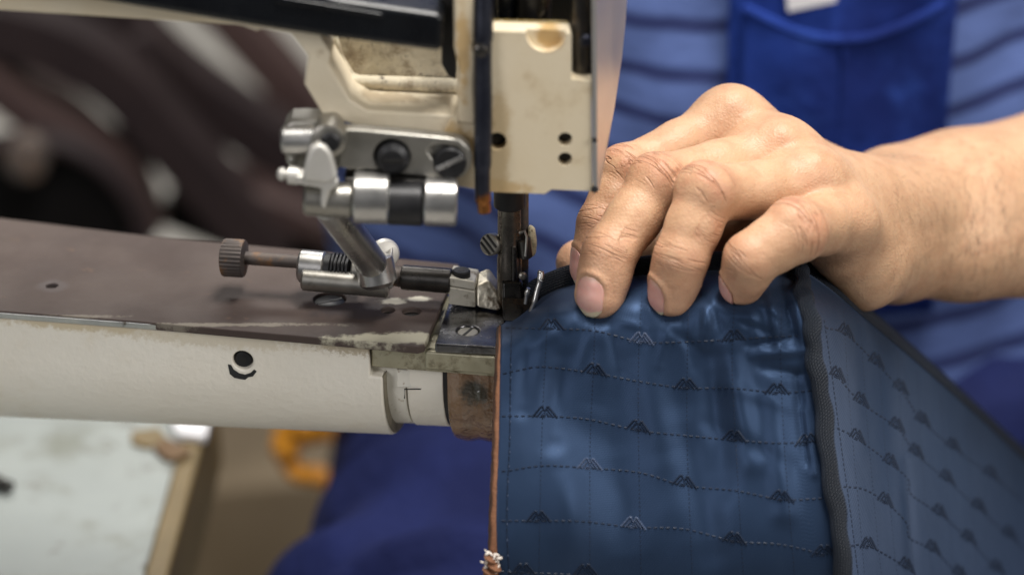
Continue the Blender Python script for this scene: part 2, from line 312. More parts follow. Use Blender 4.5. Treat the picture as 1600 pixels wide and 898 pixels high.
# --- head casting -------------------------------------------------
HY = -30.0
head = MB().prism(polyY([(764, 52), (772, 49), (890, 52), (893, 58), (893, 124), (924, 127), (926, 299), (862, 296), (851, 303), (768, 300), (716, 291), (700, 284), (690, 215), (716, 170), (716, 192), (745, 196), (766, 196)], HY), (0, 9, 0)).build('head_casting', 'cream', mach, bevel=.9)
cut(head, MB().lathe(PY(777, 221, HY) - V(0, 5, 0), (0, 1, 0), [(0, 2.7), (11, 2.7)], 24))
for yy in (218, 249): cut(head, MB().lathe(PY(883, yy, HY) - V(0, 5, 0), (0, 1, 0), [(0, 2.1), (11, 2.1)], 24))
cut(head, MB().lathe(PY(853, 52, HY) - V(0, 4, 0), (0, 1, 0), [(0, 5.6), (6.5, 5.6)], 30))
for (x, y, r) in ((777, 221, 2.65), (883, 218, 2.05), (883, 249, 2.05)):
    h = MB().lathe(PY(x, y, HY) + V(0, 3.2, 0), (0, 1, 0), [(0, r * .6), (.3, r), (2.5, r)], 20).build('set_screw', 'black', mach)
MB().prism(polyY([(768, 52), (890, 53), (888, 34), (770, 32)], HY + 8.5), (0, 1.5, 0)).build('grease_line', 'grease', mach, bevel=.5)
colm = MB().prism(polyY([(708, -60), (743, -60), (743, 60), (740, 70), (744, 90), (741, 130), (744, 197), (716, 193), (713, 140), (716, 105), (709, 75)], HY - 1), (0, 10, 0)).build('head_column', 'cream', mach, bevel=1.0)
# body behind the front wall: dark hollow with shafts
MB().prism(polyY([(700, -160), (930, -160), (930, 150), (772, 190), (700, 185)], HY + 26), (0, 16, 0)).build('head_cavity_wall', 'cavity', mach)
MB().prism(polyY([(716, 150), (924, 120), (924, 294), (768, 296), (716, 288)], HY + 8.6), (0, 34, 0)).build('head_body', 'cream', mach, bevel=1)
MB().rod(PY(909, -160, HY + 8), PY(909, 128, HY + 8), 3.1).build('shaft', 'dark_steel', mach)
MB().rod(PY(917, -160, HY + 14), PY(917, 128, HY + 14), 2.4).build('shaft', 'black_paint', mach)
MB().lathe(PY(915, 66, HY + 3), (0, 1, 0), [(0, 1.2), (.6, 1.8), (3, 1.8)], 20).build('shaft_screw', 'blue_steel', mach)
MB().tube(catmull([PY(822, 38, HY + 18), PY(845, 15, HY + 16), PY(852, -20, HY + 14), PY(850, -80, HY + 14)], 8), 1.5, 12).build('oil_wick', 'dark_steel', mach)
MB().rod(PY(835, -150, HY + 20), PY(835, 40, HY + 20), 5).build('shaft', 'black', mach)
MB().rod(PY(790, -150, HY + 22), PY(790, 40, HY + 22), 3.2).build('shaft', 'black_paint', mach)
# take-up lever in its slot
MB().prism(polyY([(742, -60), (768, -60), (768, 200), (742, 198)], HY + 7), (0, 6, 0)).build('slot_shade_plate', 'cavity', mach)  # dark plate put in as the shade behind the lever
tl = MB().tube(catmull([PY(755, -60, HY + 2), PY(755, 40, HY - 1), PY(754, 90, HY - 2), PY(755, 180, HY - 4), PY(754, 250, HY - 5), PY(754, 300, HY - 5), PY(757, 331, HY - 5)], 8), [2.9] * 12 + [2.6] * 22 + [2.3] * 10 + [1.9] * 5, 14, 1.0, V(0, 1, 0)).build('take_up_lever', 'blue_steel', mach)
MB().lathe(PY(751, 82, HY - 5.5), (0, 1, 0), [(0, .8), (.6, 1.9), (2.4, 2.4), (5, 2.4)], 20).build('lever_pin', 'dark_steel', tl)
# face plate on the end of the head
fpx = [(923, -60), (983, -60), (978, 30), (972, 90), (960, 170), (934, 299), (926, 301)]
MB().prism([PY(924, -60, HY - 1), PY(932, -60, HY - 1), PY(934, 299, HY - 1), PY(927, 301, HY - 1)], (0, 3, 0)).build('face_plate_edge', 'faceplate', mach, bevel=.3)
MB().add([PY(930, -60, HY + 1), PY(983, -60, HY + 30), PY(978, 30, HY + 30), PY(972, 90, HY + 29), PY(960, 170, HY + 25), PY(936, 299, HY + 3), PY(930, 300, HY + 1)],
         [tuple(range(7))]).build('face_plate', 'faceplate', mach)
so = mach.children[-1].modifiers.new('thick', 'SOLIDIFY'); so.thickness = .0012; so.offset = 0
MB().rod(PY(929, 219, HY - 1.6), PY(929, 219, HY), .8, ch=.15, n=12).build('face_plate_screw', 'black', mach)
MB().rod(PY(929, 296, HY - 1.8), PY(929, 296, HY), 1.1, ch=.2, n=12).build('face_plate_screw', 'black', mach)
# --- cast bracket with the open recess, left of the column
out = [(300, 26), (380, 42), (402, 50), (408, 46), (455, 54), (481, 88), (475, 132), (506, 183), (556, 196), (690, 216), (718, 222)]
inn = [(718, 181), (574, 173), (546, 157), (513, 102), (517, 84), (500, 52), (380, 20), (300, 6)]
MB().prism(polyY(out + inn, HY + 2), (0, 27, 0)).build('head_bracket', 'cream_rough', mach, bevel=1.6, seg=3)
MB().prism([PY(x, y, HY + 25) for x, y in ((505, 20), (718, 20), (718, 192), (560, 178), (500, 100))], (0, 5, 0)).build('recess_wall', 'cream_grimy', mach, bevel=.5)
MB().rod(PY(535, 128, HY + 21) , PY(716, 134, HY + 21), 2.2).build('recess_fillet', 'cream_grimy', mach)
MB().tube(catmull([PY(523, 60, HY + 23), PY(540, 108, HY + 22.5), PY(566, 124, HY + 22), PY(600, 127, HY + 22)], 8), 1.0, 10).build('recess_rib', 'cream_grimy', mach)
MB().prism(polyY([(-220, 6), (0, 18), (380, 42), (402, 47), (402, -30), (-220, -60)], HY + 8), (0, 30, 0)).build('upper_arm', 'cream', mach, bevel=1.2)
bar = MB().prism(polyY([(-40, -30), (150, 2), (400, 43), (525, 62), (691, 83), (694, 24), (530, 0), (380, -40), (-40, -80)], HY - 4), (0, 18, 0)).build('needle_drive_bar', 'black_paint', mach, bevel=2.2, seg=4)
MB().prism(polyY([(430, -6), (598, 22), (600, 30), (430, 6)], HY - 4.7), (0, 2, 0)).build('bar_rib', 'black_paint', bar, bevel=.6)
MB().prism(polyY([(690, -40), (712, -40), (712, 125), (700, 118), (690, 100)], HY + 9), (0, 10, 0)).build('slot_shade_plate', 'cavity', mach)  # dark plate put in as the shade of the gap beside the bar
# --- needle bar and presser foot
nb = lambda px, py, dy=0: PY(px, py, 5 + dy)
MB().rod(nb(796, 280), nb(796, 323), 4.9).build('bar_bushing', 'black', mach)
bar2 = MB().lathe(nb(796, 318), nb(796, 492) - nb(796, 318), [(0, 3.7), (18, 3.7), (18.4, 3.9), (33, 3.9), (36, 3.8), (38.5, 3.4)], 32).build('presser_bar', 'bar_steel', mach)
MB().rod(nb(803, 385, -3.6), nb(803, 448, -3.6), .9, ch=.2, n=12).build('bar_groove', 'dark_steel', bar2)
MB().rod(nb(818, 280, 4), nb(818, 420, 4), 1.6).build('needle_bar', 'rust', mach)
MB().rod(nb(813, 280, 7), nb(813, 450, 7), 2.6).build('needle_bar', 'dark_steel', mach)
csA = nrm(V(-.55, -.80, .22)); csP = nb(766, 382, -1)
cs = MB().lathe(csP - csA * 2.5, csA, [(0, 3.3), (2.2, 3.5), (3.0, 3.5), (3.4, 3.1)], 30).build('clamp_screw', 'nickel', mach)
sx_ = nrm(np.cross(csA, V(0, 0, 1))); sy_ = np.cross(sx_, csA); dgl = nrm(sx_ * .8 + sy_ * .6); prp = np.cross(csA, dgl)
for q in (-1.7, 0, 1.7):
    hl = math.sqrt(3.0 ** 2 - q * q); MB().tube([csP + csA * .88 + prp * q - dgl * hl, csP + csA * .95 + prp * q, csP + csA * .88 + prp * q + dgl * hl], .42, 8).build('screw_groove', 'cavity', cs)
MB().rod(nb(770, 384, 2), nb(790, 382, 3), 1.8).build('clamp_shank', 'dark_steel', mach)
MB().rod(nb(818, 372, -2), nb(822, 402, -2), 2.2).build('clamp_block', 'dark_steel', mach)
MB().tube([nb(812, 364, -3), nb(820, 361, -4), nb(823, 370, -4), nb(821, 400, -4)], .45, 8).build('thread_wire', 'steel', mach)
f = MB().prism([nb(826, 358), nb(836, 362), nb(839, 384), nb(837, 401), nb(827, 405), nb(824, 380)], (0, 5, 0)).build('felt_pad', 'felt', mach, bevel=1.2, seg=3)
foot = MB().prism([nb(784, 440, -5), nb(815, 440, -5), nb(818, 470, -6), nb(835, 470, -7), nb(830, 492, -8), nb(822, 501, -9), nb(785, 498, -9)], (0, 9, 0)).build('presser_foot', 'foot', mach, bevel=1.0, seg=3)
MB().prism([nb(784, 478, -11), nb(824, 480, -11), nb(838, 470, -8), nb(846, 466, -5), nb(838, 487, -11), nb(826, 505, -14), nb(786, 503, -14)], (0, 3, 2)).build('foot_toe', 'foot', foot, bevel=.8, seg=3)
MB().lathe(nb(816, 430, -5), (.25, -1, .1), [(0, 1.3), (1.0, 1.3), (1.5, .8)], 18).build('foot_screw', 'nickel', foot)
MB().tube(catmull([nb(829, 486, -15), nb(835, 472, -15), nb(839, 455, -14), nb(844, 438, -13), nb(845, 427, -12), nb(841, 425, -12)], 6), [.7] * 6 + [.85] * 12 + [1.05] * 8 + [.8] * 5, 12).build('finger_guard', 'steel', foot)
MB().tube(catmull([nb(821, 474, -13), nb(823, 460, -13), nb(826, 450, -13)], 6), [.6] * 6 + [.8] * 4 + [.6] * 3, 12).build('toe_stop', 'steel', foot)

# --- edge guide clamped to the head -------------------------------
eg = bpy.data.objects.new('edge_guide', None); COL.objects.link(eg); put(eg, mach); eg.empty_display_size = .01
GY = HY - 7
cp = MB().prism(polyY([(528, 203), (560, 203), (700, 216), (718, 219), (732, 229), (738, 246), (735, 264), (724, 277), (706, 281), (690, 279), (545, 265), (528, 262)], GY), (0, 5.5, 0)).build('clamp_plate', 'nickel', eg, bevel=.8, seg=3)
cut(cp, MB().lathe(PY(612, 244, GY) - V(0, 3, 0), (0, 1, 0), [(0, 5.0), (5.5, 5.0)], 28))
cut(cp, MB().prism(polyY([(668, 243), (676, 233), (690, 232), (714, 237), (724, 247), (724, 262), (712, 272), (694, 270), (676, 256)], GY - 3), (0, 5.5, 0)))
MB().lathe(PY(614, 247, GY) - V(0, 2.5, 0), (0, 1, 0), [(0, 3.2), (1.2, 4.7), (4.5, 4.9)], 28).build('cap_screw', 'black', eg)
MB().box(PY(616, 246, GY) - V(0, 2.6, 0), 6, 1, 1.2).build('screw_slot', 'cavity', eg)
s = MB().lathe(PY(703, 255, GY) - V(0, .6, 0), (0, 1, 0), [(0, 4.2), (.6, 4.8), (3.2, 4.8)], 28).build('slot_screw', 'black', eg)
sl = MB().prism(polyY([(680, 262), (722, 243), (725, 249), (683, 268)], GY - .75), (0, 1, 0)).build('screw_slot', 'steel', eg, bevel=.15)
# hinge block at the left
MB().prism(polyY([(442, 198), (455, 188), (500, 188), (525, 186), (536, 200), (536, 262), (520, 272), (460, 268), (446, 258)], GY + 3), (0, 11, 0)).build('hinge_block', 'nickel', eg, bevel=1.5, seg=3)
MB().rod(PY(440, 219, GY - 1), PY(500, 218, GY - 1), 4.1, ch=.8).build('hinge_barrel', 'steel', eg)
MB().lathe(PY(512, 222, GY - 6), (0, 1, 0), [(0, 4.0), (.5, 4.9), (7, 5.2)], 28).build('clamp_boss', 'nickel', eg)
MB().lathe(PY(516, 224, GY - 7.5), (0, 1, 0), [(0, 2.2), (.5, 2.9), (4, 2.9)], 24).build('boss_screw', 'black', eg)
MB().lathe(PY(459, 240, GY - 2), (0, 1, 0), [(0, .9), (.9, 2.0), (5, 2.0)], 18).build('grub_screw', 'nickel', eg)
MB().lathe(PY(457, 253, GY - 1), (0, 1, 0), [(0, .6), (.6, 1.4), (4, 1.4)], 18).build('grub_screw', 'nickel', eg)
# tear-drop lever
MB().prism(polyY([(489, 228), (500, 226), (509, 229), (517, 240), (523, 262), (527, 281), (512, 288), (474, 285), (472, 276), (477, 252), (483, 236)], GY - 9), (0, 4.5, 0)).build('clamp_lever', 'pale_steel', eg, bevel=1.3, seg=3)
MB().prism(polyY([(460, 274), (527, 281), (529, 290), (515, 300), (508, 330), (500, 322), (502, 296), (462, 289)], GY - 8), (0, 4, 0)).build('lever_web', 'pale_steel', eg, bevel=1.0)
MB().lathe(PY(433, 271, GY - 5), PY(475, 276, GY - 5) - PY(433, 271, GY - 5), [(0, 1.0), (.8, 1.9), (2.0, 2.0), (2.2, 1.4), (3.0, 1.4), (3.2, 2.7), (6, 2.7), (6.4, 2.3), (9, 2.6)], 22).build('adjusting_screw', 'pale_steel', eg)
MB().rod(PY(475, 309, GY - 2), PY(553, 313, GY - 2), 5.2, ch=.9).build('pivot_hub', 'nickel', eg)
MB().rod(PY(553, 308, GY - 2), PY(609, 309, GY - 2), 7.6, ch=.6).build('pivot_lug', 'steel', eg)
MB().rod(PY(606, 317, GY - 2), PY(661, 318, GY - 2), 6.4, ch=.5).build('pivot_sleeve', 'black', eg)
MB().rod(PY(663, 314, GY - 2), PY(715, 316, GY - 2), 7.0, ch=.6).build('pivot_lug', 'steel', eg)
MB().rod(PY(540, 290, GY + 4), PY(690, 292, GY + 4), 5.0).build('pivot_pin', 'dark_steel', eg)
# oblique stem down to the clamp over the bed
MB().rod(PY(512, 318, GY), PY(588, 420, 6), 4.9, 4.9).build('stem', 'steel', eg)
MB().lathe(PY(583, 402, 5), PY(560, 425, 5) * 0 + nrm(PY(592, 445, 3) - PY(583, 402, 5)), [(0, 5.0), (.5, 6.1), (8, 6.1), (9.4, 4.6)], 30).build('stem_clamp', 'steel', eg)
MB().lathe(PY(598, 396, 14), (.35, -.9, .3), [(0, 4.5), (2, 5), (3.5, 4.2), (4, 2.5)], 24).build('clamp_cap', 'pale_steel', eg)
MB().rod(PY(472, 436, 8), PY(608, 448, 5), 3.6, ch=.7).build('slide_bar', 'nickel', eg)
MB().prism([PY(606, 405, 4), PY(612, 402, 4), PY(614, 452, 3), PY(606, 452, 3)], (0, 9, 0)).build('clamp_ear', 'steel', eg, bevel=.5)
# thumb screw
k0, k1 = PY(347, 402, 16), PY(384, 404, 15); kb = MB(); ax = nrm(k1 - k0); L = np.linalg.norm(k1 - k0)
n = 56; r0 = nrm(np.cross(ax, V(0, 0, 1))); q0 = np.cross(ax, r0); vs, fs = [], []
prof = [(0, .72), (.5, .96), (1.0, 1), (L - 1, 1), (L - .4, .95), (L, .6)]
for (t, k) in prof:
    for i in range(n):
        a = 2 * math.pi * i / n; R = 6.1 * k - (.32 if (i % 2 and k == 1) else 0); vs.append(k0 + ax * t + (r0 * math.cos(a) + q0 * math.sin(a)) * R)
for j in range(len(prof) - 1):
    for i in range(n): fs.append((j * n + i, j * n + (i + 1) % n, (j + 1) * n + (i + 1) % n, (j + 1) * n + i))
fs += [tuple(range(n - 1, -1, -1)), tuple((len(prof) - 1) * n + i for i in range(n))]
kb.add(vs, fs); kb.build('thumb_knob', 'rust', eg, sharp=20)
MB().rod(PY(383, 403, 15), PY(470, 409, 13), 2.15, ch=.2).build('thumb_rod', 'rust', eg)
MB().rod(PY(467, 415, 13), PY(509, 419, 12), 5.3, ch=.8).build('sleeve', 'steel', eg)
a0, a1 = PY(508, 419, 12), PY(549, 423, 11); L = np.linalg.norm(a1 - a0); prof = [(0, 4.9), (1.8, 4.9)]
for i in range(5):
    t0 = 2.2 + i * (L - 2.4) / 5; wd = (L - 2.4) / 5; prof += [(t0, 4.2), (t0 + wd * .15, 5.3), (t0 + wd * .6, 5.3), (t0 + wd * .8, 4.2)]
MB().lathe(a0, a1 - a0, prof, 32).build('coil_spring', 'black', eg)
MB().rod(PY(548, 423, 11), PY(565, 425, 11), 5.4).build('spring_seat', 'nickel', eg)
MB().rod(PY(612, 430, 9), PY(632, 433, 8.5), 3.3).build('rod_neck', 'rust', eg)
MB().rod(PY(628, 433, 8.5), PY(706, 439, 6), 4.0, ch=.4).build('guide_rod', 'dark_steel', eg)
gb = MB().prism([PY(701, 448, 3), PY(742, 455, 3), PY(743, 481, 3), PY(701, 476, 3)], (1.0, 9.5, 0)).build('guide_block', 'pale_block', eg, bevel=.5)
MB().prism([PY(701, 433, 3), PY(742, 440, 3), PY(742, 454, 3), PY(701, 447, 3)], (1.2, 9.5, 0)).build('block_cap', 'pale_block', eg, bevel=.5)
s = MB().lathe(PY(721, 442, 6.5) + V(0, 0, -1), (0, 0, 1), [(0, 2.9), (5.2, 2.9), (5.6, 2.5)], 28).build('cap_screw', 'black', eg)
MB().lathe(PY(721, 442, 6.5) + V(0, 0, 4.62), (0, 0, 1), [(0, 1.3), (.06, 1.3)], 6).build('hex_socket', 'cavity', s)
MB().prism([PY(744, 446, 4), PY(764, 437, 7), PY(778, 458, 4), PY(785, 482, 1), PY(778, 488, 0), PY(744, 481, 3)], (0, 8, 1)).build('guide_finger', 'brass_dirty', eg, bevel=1.0, seg=3)

# ================================================================== BAG BEING SEWN
def interp(tab, y):
    a = np.array(tab, float); return np.interp(y, a[:, 0], a[:, 1])
def smooth_interp(tab, y):
    a = np.array(tab, float); y = np.asarray(y, float)
    return sum(np.interp(y + o, a[:, 0], a[:, 1]) for o in (-24, -12, 0, 12, 24)) / 5
LEFT = [(470, 784), (500, 783), (560, 781), (640, 780), (700, 779), (760, 776), (830, 775), (898, 779), (980, 782)]
SEAM = [(380, 1240), (425, 1252), (500, 1268), (600, 1282), (700, 1295), (800, 1309), (898, 1321), (980, 1331)]
TOP = [(770, 503), (785, 501), (812, 489), (845, 459), (900, 440), (1000, 428), (1120, 420), (1250, 424)]
SIDETOP = [(1240, 412), (1265, 428), (1300, 452), (1345, 492), (1430, 563), (1520, 643), (1600, 718), (1760, 862)]
def vnoise(x, y, seed):
    r = np.random.default_rng(seed); T = r.random((64, 64)) * 2 - 1
    xi, yi = np.floor(x).astype(int), np.floor(y).astype(int); fx, fy_ = x - xi, y - yi; fx = fx * fx * (3 - 2 * fx); fy_ = fy_ * fy_ * (3 - 2 * fy_)
    g = lambda i, j: T[(xi + i) % 64, (yi + j) % 64]
    return (g(0, 0) * (1 - fx) + g(1, 0) * fx) * (1 - fy_) + (g(0, 1) * (1 - fx) + g(1, 1) * fx) * fy_
def ridge(px, py, p0, p1, wd, amp):
    ax, ay = p0; bx, by_ = p1; dx, dy = bx - ax, by_ - ay; L2 = dx * dx + dy * dy
    t = np.clip(((px - ax) * dx + (py - ay) * dy) / L2, 0, 1); q = np.hypot(px - ax - t * dx, py - ay - t * dy)
    return amp * np.exp(-(q / wd) ** 2) * (.35 + .65 * np.sin(np.pi * np.clip(t, .08, .92)))
RIDGES = [((1118, 445), (1100, 540), 9, -1.6), ((1090, 440), (1130, 520), 8, 1.2), ((1140, 540), (1175, 720), 22, -2.4), ((1105, 560), (1130, 760), 22, 2.0), ((1205, 600), (1225, 800), 20, -2.0),
    ((1222, 440), (1238, 520), 8, 3.4), ((1200, 440), (1218, 540), 9, -3.0), ((1240, 455), (1262, 560), 8, -2.6), ((1178, 555), (1255, 548), 7, -1.8), ((1170, 540), (1245, 528), 6, 1.6),
    ((1190, 575), (1262, 585), 7, 1.4), ((1180, 470), (1230, 500), 6, -1.3), ((1150, 500), (1200, 520), 6, 1.2), ((1245, 590), (1262, 720), 9, 2.6), ((1256, 640), (1272, 740), 6, -1.8), ((950, 520), (925, 640), 26, -1.2), ((880, 560), (862, 690), 18, 1.2),
    ((1000, 540), (1040, 720), 30, -1.6), ((830, 520), (815, 640), 14, 1.0), ((900, 505), (830, 540), 10, -.8), ((1070, 640), (1110, 860), 32, 2.2), ((960, 700), (985, 880), 34, 1.6), ((880, 720), (900, 898), 30, -1.6), ((1040, 510), (1090, 545), 8, .9), ((960, 500), (1010, 512), 7, -.7), ((925, 508), (905, 575), 8, -.7), ((952, 508), (968, 580), 9, .7), ((1046, 502), (1030, 570), 8, -.8), ((1066, 500), (1085, 575), 8, .8), ((1000, 470), (1006, 540), 8, .8), ((1105, 470), (1098, 520), 7, -1.0), ((1168, 478), (1190, 545), 8, -1.0), ((1190, 470), (1215, 500), 6, .9), ((845, 480), (880, 520), 9, .7), ((1130, 600), (1250, 640), 12, -.6), ((1100, 660), (1240, 730), 14, .6)]
def Yfront(px, py):
    px = np.asarray(px, float); py = np.asarray(py, float)
    t = py - smooth_interp(TOP, px)
    lf = 1 - sstep(800, 940, px); y = 5 - 3 * lf - 33.0 * (1 - np.exp(-np.maximum(t, 0) / (27.0 - 4 * lf))) - 26.0 * sstep(500, 900, py) - 5 * np.clip((py - 520) / 400, 0, 1.3)
    y = y - 3.5 * sstep(900, 1200, px) * sstep(0, 60, t)
    for r in RIDGES: y = y + (.7 if r[2] < 12 else 1.1) * ridge(px, py, *r)
    for (cx, cy, r_, am) in ((936, 486, 24, 3.0), (1050, 484, 22, 3.0), (1158, 462, 20, 2.6)): y = y + am * np.exp(-((px - cx) ** 2 + (py - cy) ** 2) / r_ ** 2) - .9 * np.exp(-((px - cx) ** 2 + (py - cy - 34) ** 2) / 18 ** 2)
    y = y + 1.9 * vnoise((px - .35 * py) / 150 + 3, py / 260 + 1, 1) * sstep(10, 90, t) + .15 * vnoise(px / 30, py / 44 + 7, 2) * sstep(10, 60, t)
    return y
def Yside(px, py):
    px = np.asarray(px, float); py = np.asarray(py, float); s = smooth_interp(SEAM, py)
    u = np.maximum(px - s, 0)
    y = Yfront(s, py) + u * .40 - 10 * np.exp(-u / 25) + 10
    y = y + 2.2 * vnoise(px / 80 + 5, py / 120 + 2, 5) * sstep(0, 40, u) + ridge(px, py, (1415, 720), (1425, 898), 9, -2.2) + ridge(px, py, (1330, 520), (1345, 700), 14, 1.6) + ridge(px, py, (1390, 560), (1400, 760), 20, -2.2)
    return y
def PYa(px, py, Y):
    k = (449 - py) / K; d = (Y - D0 * k * SP) / (CP + k * SP); D = D0 + d; yy = k * D
    return np.stack([(px - 800) / K * D, d * CP + yy * SP, yy * CP - d * SP], -1)
def grid_obj(P, name, mat, parent, thick=0):
    n, m, _ = P.shape; idx = np.arange(n * m).reshape(n, m)
    f = np.stack([idx[:-1, :-1], idx[1:, :-1], idx[1:, 1:], idx[:-1, 1:]], -1).reshape(-1, 4)
    me = bpy.data.meshes.new(name); me.from_pydata((P.reshape(-1, 3) * .001).tolist(), [], f.tolist())
    uv = me.uv_layers.new(name='UVMap'); lu = np.empty(len(me.loops), int); me.loops.foreach_get('vertex_index', lu)
    # arc length uv in metres
    du = np.concatenate([np.zeros((1, m)), np.cumsum(np.linalg.norm(np.diff(P, axis=0), axis=-1), 0)]) * .001
    dv = np.concatenate([np.zeros((n, 1)), np.cumsum(np.linalg.norm(np.diff(P, axis=1), axis=-1), 1)], 1) * .001
    uvv = np.stack([du.reshape(-1)[lu], dv.reshape(-1)[lu]], -1); uv.data.foreach_set('uv', uvv.reshape(-1))
    o = finish(me, name, mat, parent, sharp=180)
    if thick: s = o.modifiers.new('thick', 'SOLIDIFY'); s.thickness = thick * .001; s.offset = -1
    return o
def cloth_mat(name, c1, c2, rough, weave, strength, sheen=.15, aniso=0, spec=.5):
    m, t, b_ = nt_new(name); uv = nd(t, 'ShaderNodeTexCoord').outputs['UV']
    sx = nd(t, 'ShaderNodeSeparateXYZ'); t.links.new(uv, sx.inputs[0])
    a = mth(t, 'SINE', mth(t, 'MULTIPLY', mth(t, 'ADD', sx.outputs[0], mth(t, 'MULTIPLY', sx.outputs[1], .8)), weave)); c = mth(t, 'SINE', mth(t, 'MULTIPLY', sx.outputs[1], weave * 1.3))
    h = mth(t, 'ADD', mth(t, 'MULTIPLY', a, .6), mth(t, 'MULTIPLY', c, .4)); co = obco(t)
    f = ramp(t, noise(t, co, 30, 3), .3, .7)
    col = mixc(t, f, c1, c2); col = mixc(t, mth(t, 'MULTIPLY', ramp(t, h, -.6, .8), .10), col, tuple(min(1, x * 2.0 + .01) for x in c2))
    fl = ramp(t, noise(t, co, 1100, 2), .74, .80); col = mixc(t, mth(t, 'MULTIPLY', fl, .12), col, (.30, .34, .42))
    t.links.new(col, b_.inputs['Base Color']); b_.inputs['Roughness'].default_value = rough; b_.inputs['Specular IOR Level'].default_value = spec
    b_.inputs['Sheen Weight'].default_value = sheen; b_.inputs['Sheen Tint'].default_value = (.5, .65, 1, 1); b_.inputs['Sheen Roughness'].default_value = .5
    p = bump(t, h, strength, .0003); p = bump(t, noise(t, co, 55, 2), .10, .003, p); t.links.new(p, b_.inputs['Normal']); return m
MAT['satin'] = cloth_mat('navy_jacquard_satin', (.0165, .033, .070), (.021, .041, .086), .48, 7000, .09, .17, spec=.15)
MAT['satin'].node_tree.nodes['Principled BSDF'].inputs['Metallic'].default_value = .5
MAT['thread'] = cloth_mat('dark_jacquard_thread', (.010, .016, .031), (.015, .023, .043), .45, 9000, .8, .05, spec=.2)
MAT['thread_light'] = cloth_mat('glossy_jacquard_thread', (.05, .07, .12), (.08, .10, .16), .3, 9000, .8, .2)
MAT['binding'] = cloth_mat('black_ribbed_tape', (.007, .010, .016), (.012, .017, .026), .55, 6200, .9, .06, spec=.3)
MAT['leather'] = pm('raw_brown_leather_edge', (.17, .072, .034), (.23, .10, .048), 160, .7, .9, bumps=((700, .6, .0008),), dirt=(((.12, .045, .02), 240, .6, .75),))
MAT['leather_dark'] = pm('dark_leather_face', (.05, .025, .016), (.08, .04, .025), 200, .6, bumps=((800, .5, .0006),), dirt=(((.35, .30, .26), 700, .68, .76),))
MAT['fray'] = pm('frayed_white_thread', (.6, .5, .42), (.72, .66, .6), 200, .9)
bag = thing('bag', 'unfinished bag of navy jacquard lining with black ribbed binding and raw brown leather edge', 'bag', (60, -10, -95))
# front panel
A_, B_ = np.meshgrid(np.linspace(0, 1, 150), np.linspace(0, 1, 140), indexing='ij')
pyt = None
def front_xy(a, b_):
    px = 783 + (1258 - 783) * a
    for _ in range(4):
        py = smooth_interp(TOP, px) * (1 - b_) + 985 * b_; px = smooth_interp(LEFT, py) * (1 - a) + smooth_interp(SEAM, py) * a
    return px, py
px, py = front_xy(A_, B_ ** 1.25)
fp = grid_obj(PYa(px, py, Yfront(px, py)), 'front_panel', 'satin', bag, .5)
# side panel
px = None
def side_xy(a, b_):
    py0 = 424 + (985 - 424) * b_; x = smooth_interp(SEAM, py0)
    top_x = np.interp(0, [0], [0])
    px = x + (1780 - x) * a
    for _ in range(3):
        tp = smooth_interp(SIDETOP, px); py = tp * (1 - b_) + np.maximum(985, tp + 120) * b_; x = smooth_interp(SEAM, py); px = x + (1780 - x) * a
    return px, py
px, py = side_xy(A_, B_)
sp_ = grid_obj(PYa(px, py, Yside(px, py)), 'side_panel', 'satin', bag, .5)
# lining that folds back behind the top edges
xs = np.linspace(840, 1262, 60); q = []
for k, (dy, dz) in enumerate(((0, 0), (6, .6), (14, -1), (24, -6), (30, -14), (32, -26), (32, -50))):
    b0 = PYa(xs, smooth_interp(TOP, xs), Yfront(xs, smooth_interp(TOP, xs))); q.append(b0 + V(0, dy, dz - .2))
grid_obj(np.stack(q, 1), 'back_panel', 'satin', bag, .5)
xs = np.linspace(1262, 1770, 70); q = []
for k, (dy, dz) in enumerate(((0, 0), (8, .5), (20, -2), (34, -9), (42, -22), (44, -50))):
    ys = smooth_interp(SIDETOP, xs); b0 = PYa(xs, ys, Yside(xs, ys)); q.append(b0 + V(0, dy, dz - .2))
grid_obj(np.stack(q, 1), 'back_panel', 'binding', bag, .5)
# binding tapes
def tape_sweep(pts, wid, thick, name, parent, nn=14):
    """rounded folded tape: pts centre line, wid half width vectors"""
    pts = [np.asarray(p, float) for p in pts]; rows = []
    for j, p in enumerate(pts):
        t = nrm(pts[min(j + 1, len(pts) - 1)] - pts[max(j - 1, 0)]); s = nrm(np.cross(t, TOCAM)); u = np.cross(s, t)
        if np.dot(u, TOCAM) < 0: u = -u
        W = wid[j] if hasattr(wid, '__len__') else wid
        rows.append([p + s * W * math.cos(g) + u * thick * math.sin(g) for g in np.linspace(-.25, math.pi + .25, nn)])
    return grid_obj(np.array(rows), name, 'binding', parent, .6)
tp = catmull([PY(822, 470, 1), PY(845, 452, 2), PY(872, 440, 3), PY(900, 431, 4), PY(950, 424, 5), PY(1050, 416, 5), PY(1150, 412, 5), PY(1225, 412, 3), PY(1252, 424, -3)], 10)
tape_sweep(tp, 3.9, 1.5, 'top_binding', bag)
ys = np.array([418, 440, 470, 510, 560, 620, 700, 790, 870, 980.]); xs_ = smooth_interp(SEAM, ys) - 2
pts = catmull([PY(x, y, float(Yfront(x, y)) - 1.5) for x, y in zip(xs_, ys)], 12)
jit = [p + V(.35 * math.sin(i * .23) + .25 * math.sin(i * .61), .3 * math.sin(i * .31), 0) for i, p in enumerate(pts)]
tape_sweep(jit, [2.7 + .22 * math.sin(i * .4) for i in range(len(pts))], 1.7, 'corner_binding', bag)
